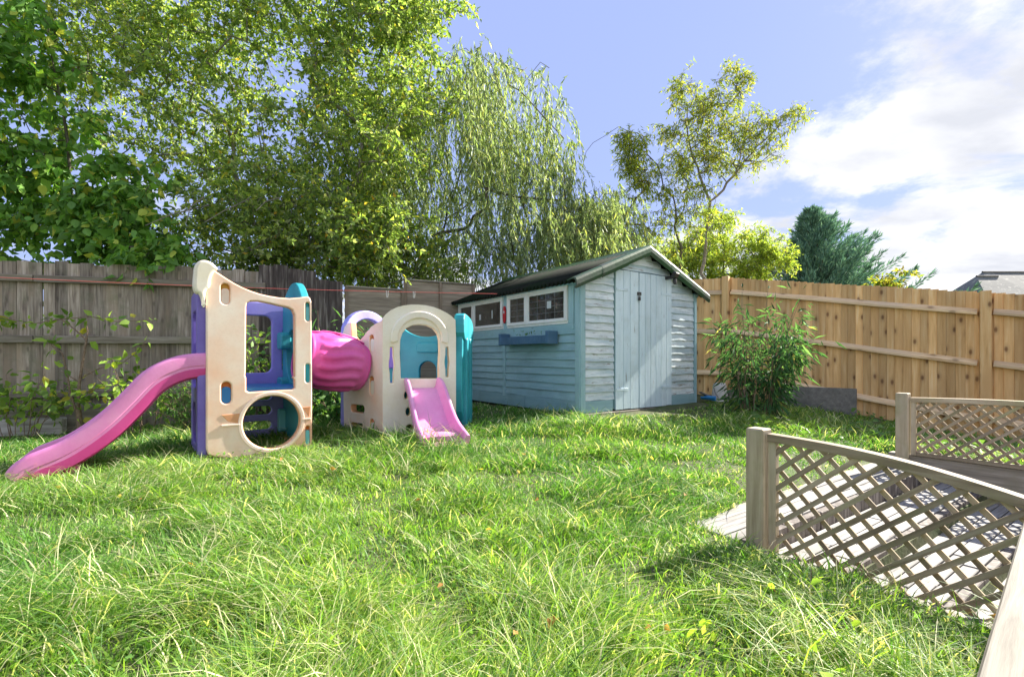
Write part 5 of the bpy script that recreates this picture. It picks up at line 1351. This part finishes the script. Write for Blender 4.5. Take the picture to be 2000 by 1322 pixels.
    Vt, Ft = tube(np.array(V) - np.array(PO), .009, 6); obj('seam', np_mesh('seam', Vt, Ft, smooth=True), M['magenta'], PS)

    # ---------- tower two
    PF = Panel(T2C, T2R); uz = PF.uz
    out = [uz(*p) for p in ((750, 700), (750, 660), (750, 624), (757, 615), (766, 607.5), (777, 602), (789, 599), (803, 597.5), (817, 597.5), (832, 599), (846, 602), (859, 607), (871, 613), (880, 619), (887, 626), (888, 660), (888, 740), (888, 838), (884, 846), (850, 850), (800, 852), (756, 851), (750, 846), (750, 780))]
    arch = [uz(*p) for p in ((783, 739), (782.5, 720), (781, 690), (782, 664), (786, 651), (794, 641), (806, 635.5), (820, 634), (834, 635.5), (847, 642), (855, 652), (858, 665), (858.5, 690), (857, 715), (857, 739))]
    hs = [arch]
    sl = []
    for (px, py, w_, h_) in ((765, 713, 11, 70), (873, 707, 9, 58)):
        u, z = uz(px, py); ul, _ = uz(px - w_ / 2, py); ur, _ = uz(px + w_ / 2, py); Y = PF.A[1] + PF.u[1] * u; hh = h_ / FPX * Y / 2; ww = (ur - ul) / 2
        hs.append([(u + ww * (1 if k < 9 else -1) * (.80 + .22 * math.cos(2 * math.pi * ((j - 4) / 5))) * (.55 if j in (0, 8) else 1), z + hh * (-1 + 2 * j / 8) * (1 if k < 9 else -1)) for k, j in [(q, q) for q in range(9)] + [(9 + q, q) for q in range(9)]])
    for (px, py, w_, h_) in ((793, 772, 7, 14), (797, 804, 9, 16), (800, 836, 15, 14)):
        u, z = uz(px, py); hs.append(ell(u, z, w_ / 2 / FPX * 4.7, h_ / 2 / FPX * 4.7, 16))
    me = soften(curve_mesh('front_panel', [out] + hs, .024, .012, 3)); f2 = PF.place('front_panel', me, M['cream'], -.03); rim_faces(f2, M['cream_rim']); f2['label'] = 'cream arched front panel of the shorter tower'
    # raised arch moulding
    outer, inner = [], []
    for k in range(19):
        a = math.pi * k / 18; outer.append((math.cos(a), math.sin(a)))
    cu, cz = uz(820, 663); ro, ri = .285, .215
    ar = [(cu + ro * c_, cz + (ro - .01) * s__) for c_, s__ in outer] + [(cu - ro, cz - .02), (cu - ro + .02, cz - .04), (cu - ri, cz - .02)] + [(cu + ri * c_, cz + (ri - .01) * s__) for c_, s__ in outer[::-1]] + [(cu + ri, cz - .02), (cu + ro - .02, cz - .04), (cu + ro, cz - .02)]
    me = soften(curve_mesh('arch_moulding', [ar], .010, .014, 3)); PF.place('arch_moulding', me, M['cream'], .036, f2)
    for py in (772, 804, 836):   # climbing knobs
        u, z = uz(768, py); bm = bmesh.new(); bmesh.ops.create_uvsphere(bm, u_segments=20, v_segments=10, radius=.046)
        for v_ in bm.verts: v_.co = Vector((v_.co.x + u, v_.co.y * .85 + z, v_.co.z * .55))
        me = bpy.data.meshes.new('climbing_knob'); bm.to_mesh(me); bm.free(); soften(me, 60); PF.place('climbing_knob', me, M['cream'], .006, f2)
    for p in f2.children:
        if p.name.startswith('climbing'): p.data.polygons.foreach_set('use_smooth', [True] * len(p.data.polygons))
    # left panel, dipping top, ladder slots
    PLF = Panel(T2L, T2C); uz = PLF.uz
    out = [uz(*p) for p in ((671, 700), (670, 665), (670, 650), (673, 638), (679, 631), (685, 630), (686.4, 645), (687, 657), (692, 663), (697, 665), (704, 663), (710, 657), (717, 647), (725, 638), (735, 631), (743, 627), (749, 624), (749, 700), (749, 780), (749, 848), (735, 848), (700, 842), (672, 838), (671, 780))]
    hs = []; sl = [slot(PLF, None, px, py, w_, h_, pl, hs) for (px, py, w_, h_, pl) in ((726.5, 671, 7.5, 34, ('cream', 'orange')), (726.5, 753, 7.5, 36, ('cream', 'orange')), (727, 833, 7.5, 30, ('cream', 'orange')))]
    for (a, b, c, d_) in ((686, 789, 712, 807), (686, 821, 712, 836)):
        u0, z0 = uz(a, b); u1, z1 = uz(c, d_); hs.append(rrect(u0, z1, u1, z0, .035))
    me = soften(curve_mesh('side_panel', [out] + hs, .024, .012, 3)); l2 = PLF.place('side_panel', me, M['blush'], -.03); rim_faces(l2, M['peach_rim']); l2['label'] = 'peach side panel with dipping top beside the tunnel'
    plugs(PLF, l2, sl, .012)
    # purple arch panel behind left
    PA = Panel(T2L, T2L2); 
    ctr = PA.L / 2; o_ = [(.0, -.03), (PA.L, -.03), (PA.L, 1.0)] + [(ctr + (PA.L / 2) * math.cos(math.pi * k / 16), 1.0 + .26 * math.sin(math.pi * k / 16)) for k in range(1, 16)] + [(.0, 1.0)]
    hl = [(ctr + (PA.L / 2 - .10) * math.cos(2 * math.pi * k / 28), .98 + .19 * math.sin(2 * math.pi * k / 28)) for k in range(28)]
    me = soften(curve_mesh('arch_panel', [o_, hl, rrect(.12, .08, PA.L - .12, .45, .06)], .022, .012, 2)); PA.place('arch_panel', me, M['violet'], -.01)
    # teal right side and back
    PRR = Panel(T2R, T2R2)
    o_ = [(0, -.03), (PRR.L, -.03), (PRR.L, .98), (PRR.L - .05, 1.12), (PRR.L * .6, 1.17), (.0, 1.16)]
    me = soften(curve_mesh('side_panel', [smooth_loop(o_, 2)], .03, .014, 3)); o = PRR.place('side_panel', me, M['teal'], .02); o['label'] = 'teal side panel nearest the shed'
    me = soften(curve_mesh('rib', [rrect(.10, .0, .22, .95, .04)], .02, .012, 2)); PRR.place('rib', me, M['teal'], .05, o)
    me = soften(curve_mesh('rib', [rrect(.34, .0, .5, .95, .04)], .02, .012, 2)); PRR.place('rib', me, M['teal'], .05, o)
    me = soften(curve_mesh('cap', [smooth_loop([(.0, .88), (PRR.L + .02, .88), (PRR.L + .02, 1.04), (PRR.L - .08, 1.17), (.2, 1.20), (.0, 1.19)], 2)], .034, .02, 3)); PRR.place('cap', me, M['teal'], .012, o)
    PBK = Panel(T2L2, T2R2); Lb = PBK.L
    o_ = [(0, -.03), (Lb, -.03), (Lb, 1.18), (Lb * .86, 1.16), (Lb * .72, 1.02), (Lb * .5, .97), (Lb * .28, 1.02), (Lb * .12, 1.16), (0, 1.18)]
    cu = Lb * .52; dr_ = [(cu - .10, .30), (cu + .10, .30), (cu + .10, .60)] + [(cu + .10 * math.cos(math.pi * k / 10), .60 + .10 * math.sin(math.pi * k / 10)) for k in range(1, 10)] + [(cu - .10, .60)]
    me = soften(curve_mesh('back_panel', [smooth_loop(o_, 2), dr_], .022, .012, 2)); o = PBK.place('back_panel', me, M['teal'], -.01)
    me = soften(curve_mesh('ledge', [rrect(cu - .13, .80, cu + .13, .92, .03)], .02, .012, 2)); PBK.place('ledge', me, M['teal'], .03, o)
    me = soften(curve_mesh('latch', [rrect(.02, .62, .14, .92, .02)], .03, .01, 2)); PBK.place('latch', me, M['purple'], .05, o)
    # deck of tower two
    pl = [np.array(q) for q in (T2C, T2R, T2R2, T2L2, T2L)]; c = sum(pl) / 5
    bm = bmesh.new(); vt = [bm.verts.new((*(c + (q - c) * .93 - np.array((PO.x, PO.y))), .47)) for q in pl]; vb = [bm.verts.new((v_.co.x, v_.co.y, .43)) for v_ in vt]
    bm.faces.new(vt); bm.faces.new(vb[::-1])
    for i in range(5): bm.faces.new((vb[i], vb[(i + 1) % 5], vt[(i + 1) % 5], vt[i]))
    bmesh.ops.recalc_face_normals(bm, faces=bm.faces); me = bpy.data.meshes.new('deck'); bm.to_mesh(me); bm.free(); obj('deck', me, M['blue_pl'], PS)
    # short slide
    m0 = np.array(((T2C[0] + T2R[0]) / 2 + .02, (T2C[1] + T2R[1]) / 2, 0)); dv = np.array((.41, -.912, 0)); sd2 = np.array((.912, .41, 0))
    def s2(d_, z): p = m0 + dv * d_; return (p[0], p[1], z)
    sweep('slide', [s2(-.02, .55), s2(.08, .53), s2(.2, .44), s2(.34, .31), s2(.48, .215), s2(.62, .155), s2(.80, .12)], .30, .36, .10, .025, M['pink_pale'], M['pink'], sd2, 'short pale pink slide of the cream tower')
    q = m0 + dv * .62; obj('slide_foot', box(.30, .16, .14, .02, 'slide_foot', key='b'), M['pink_pale'], PS, (q[0] - PO.x, q[1] - PO.y, -.04), (0, 0, math.atan2(.41, .912)))
T2C = (-1.22, 4.6); T2R = (-.565, 4.895); T2L = (-1.75, 5.05); T2L2 = (-1.46, 5.72); T2R2 = (-.53, 5.62)
M['orange_soft'] = plastic('orange_shade', (.62, .27, .13), (.70, .36, .2))
playset()

# ------------------------------------------------------------------ washing line
def line():
    P0 = np.array((-.18, 6.72, 1.72)); P1 = np.array((-7.2, 4.0, 1.66)); n = 40
    pts = [P0 + (P1 - P0) * f + np.array((0, 0, -.05 * math.sin(math.pi * f))) for f in np.linspace(0, 1, n)]
    V, F = tube(pts, .0035, 5); o = obj('washing_line', np_mesh('washing_line', V, F, smooth=True), M['line']); tag(o, 'thin red washing line strung from the shed eave across the garden', 'washing line')
    for f, lab in ((.155, 'white clothes peg on the red line nearer the shed'), (.20, 'white clothes peg on the red line farther from the shed')):
        p = P0 + (P1 - P0) * f + np.array((0, 0, -.05 * math.sin(math.pi * f)))
        r_ = thing('clothes_peg', lab, 'peg', tuple(p), .4, 'clothes pegs on the red line')
        for s_ in (-1, 1): obj('prong', box(.008, .008, .085, .001, 'prong'), M['peg'], r_, (s_ * .006, 0, -.075), (0, s_ * .07, 0))
line()
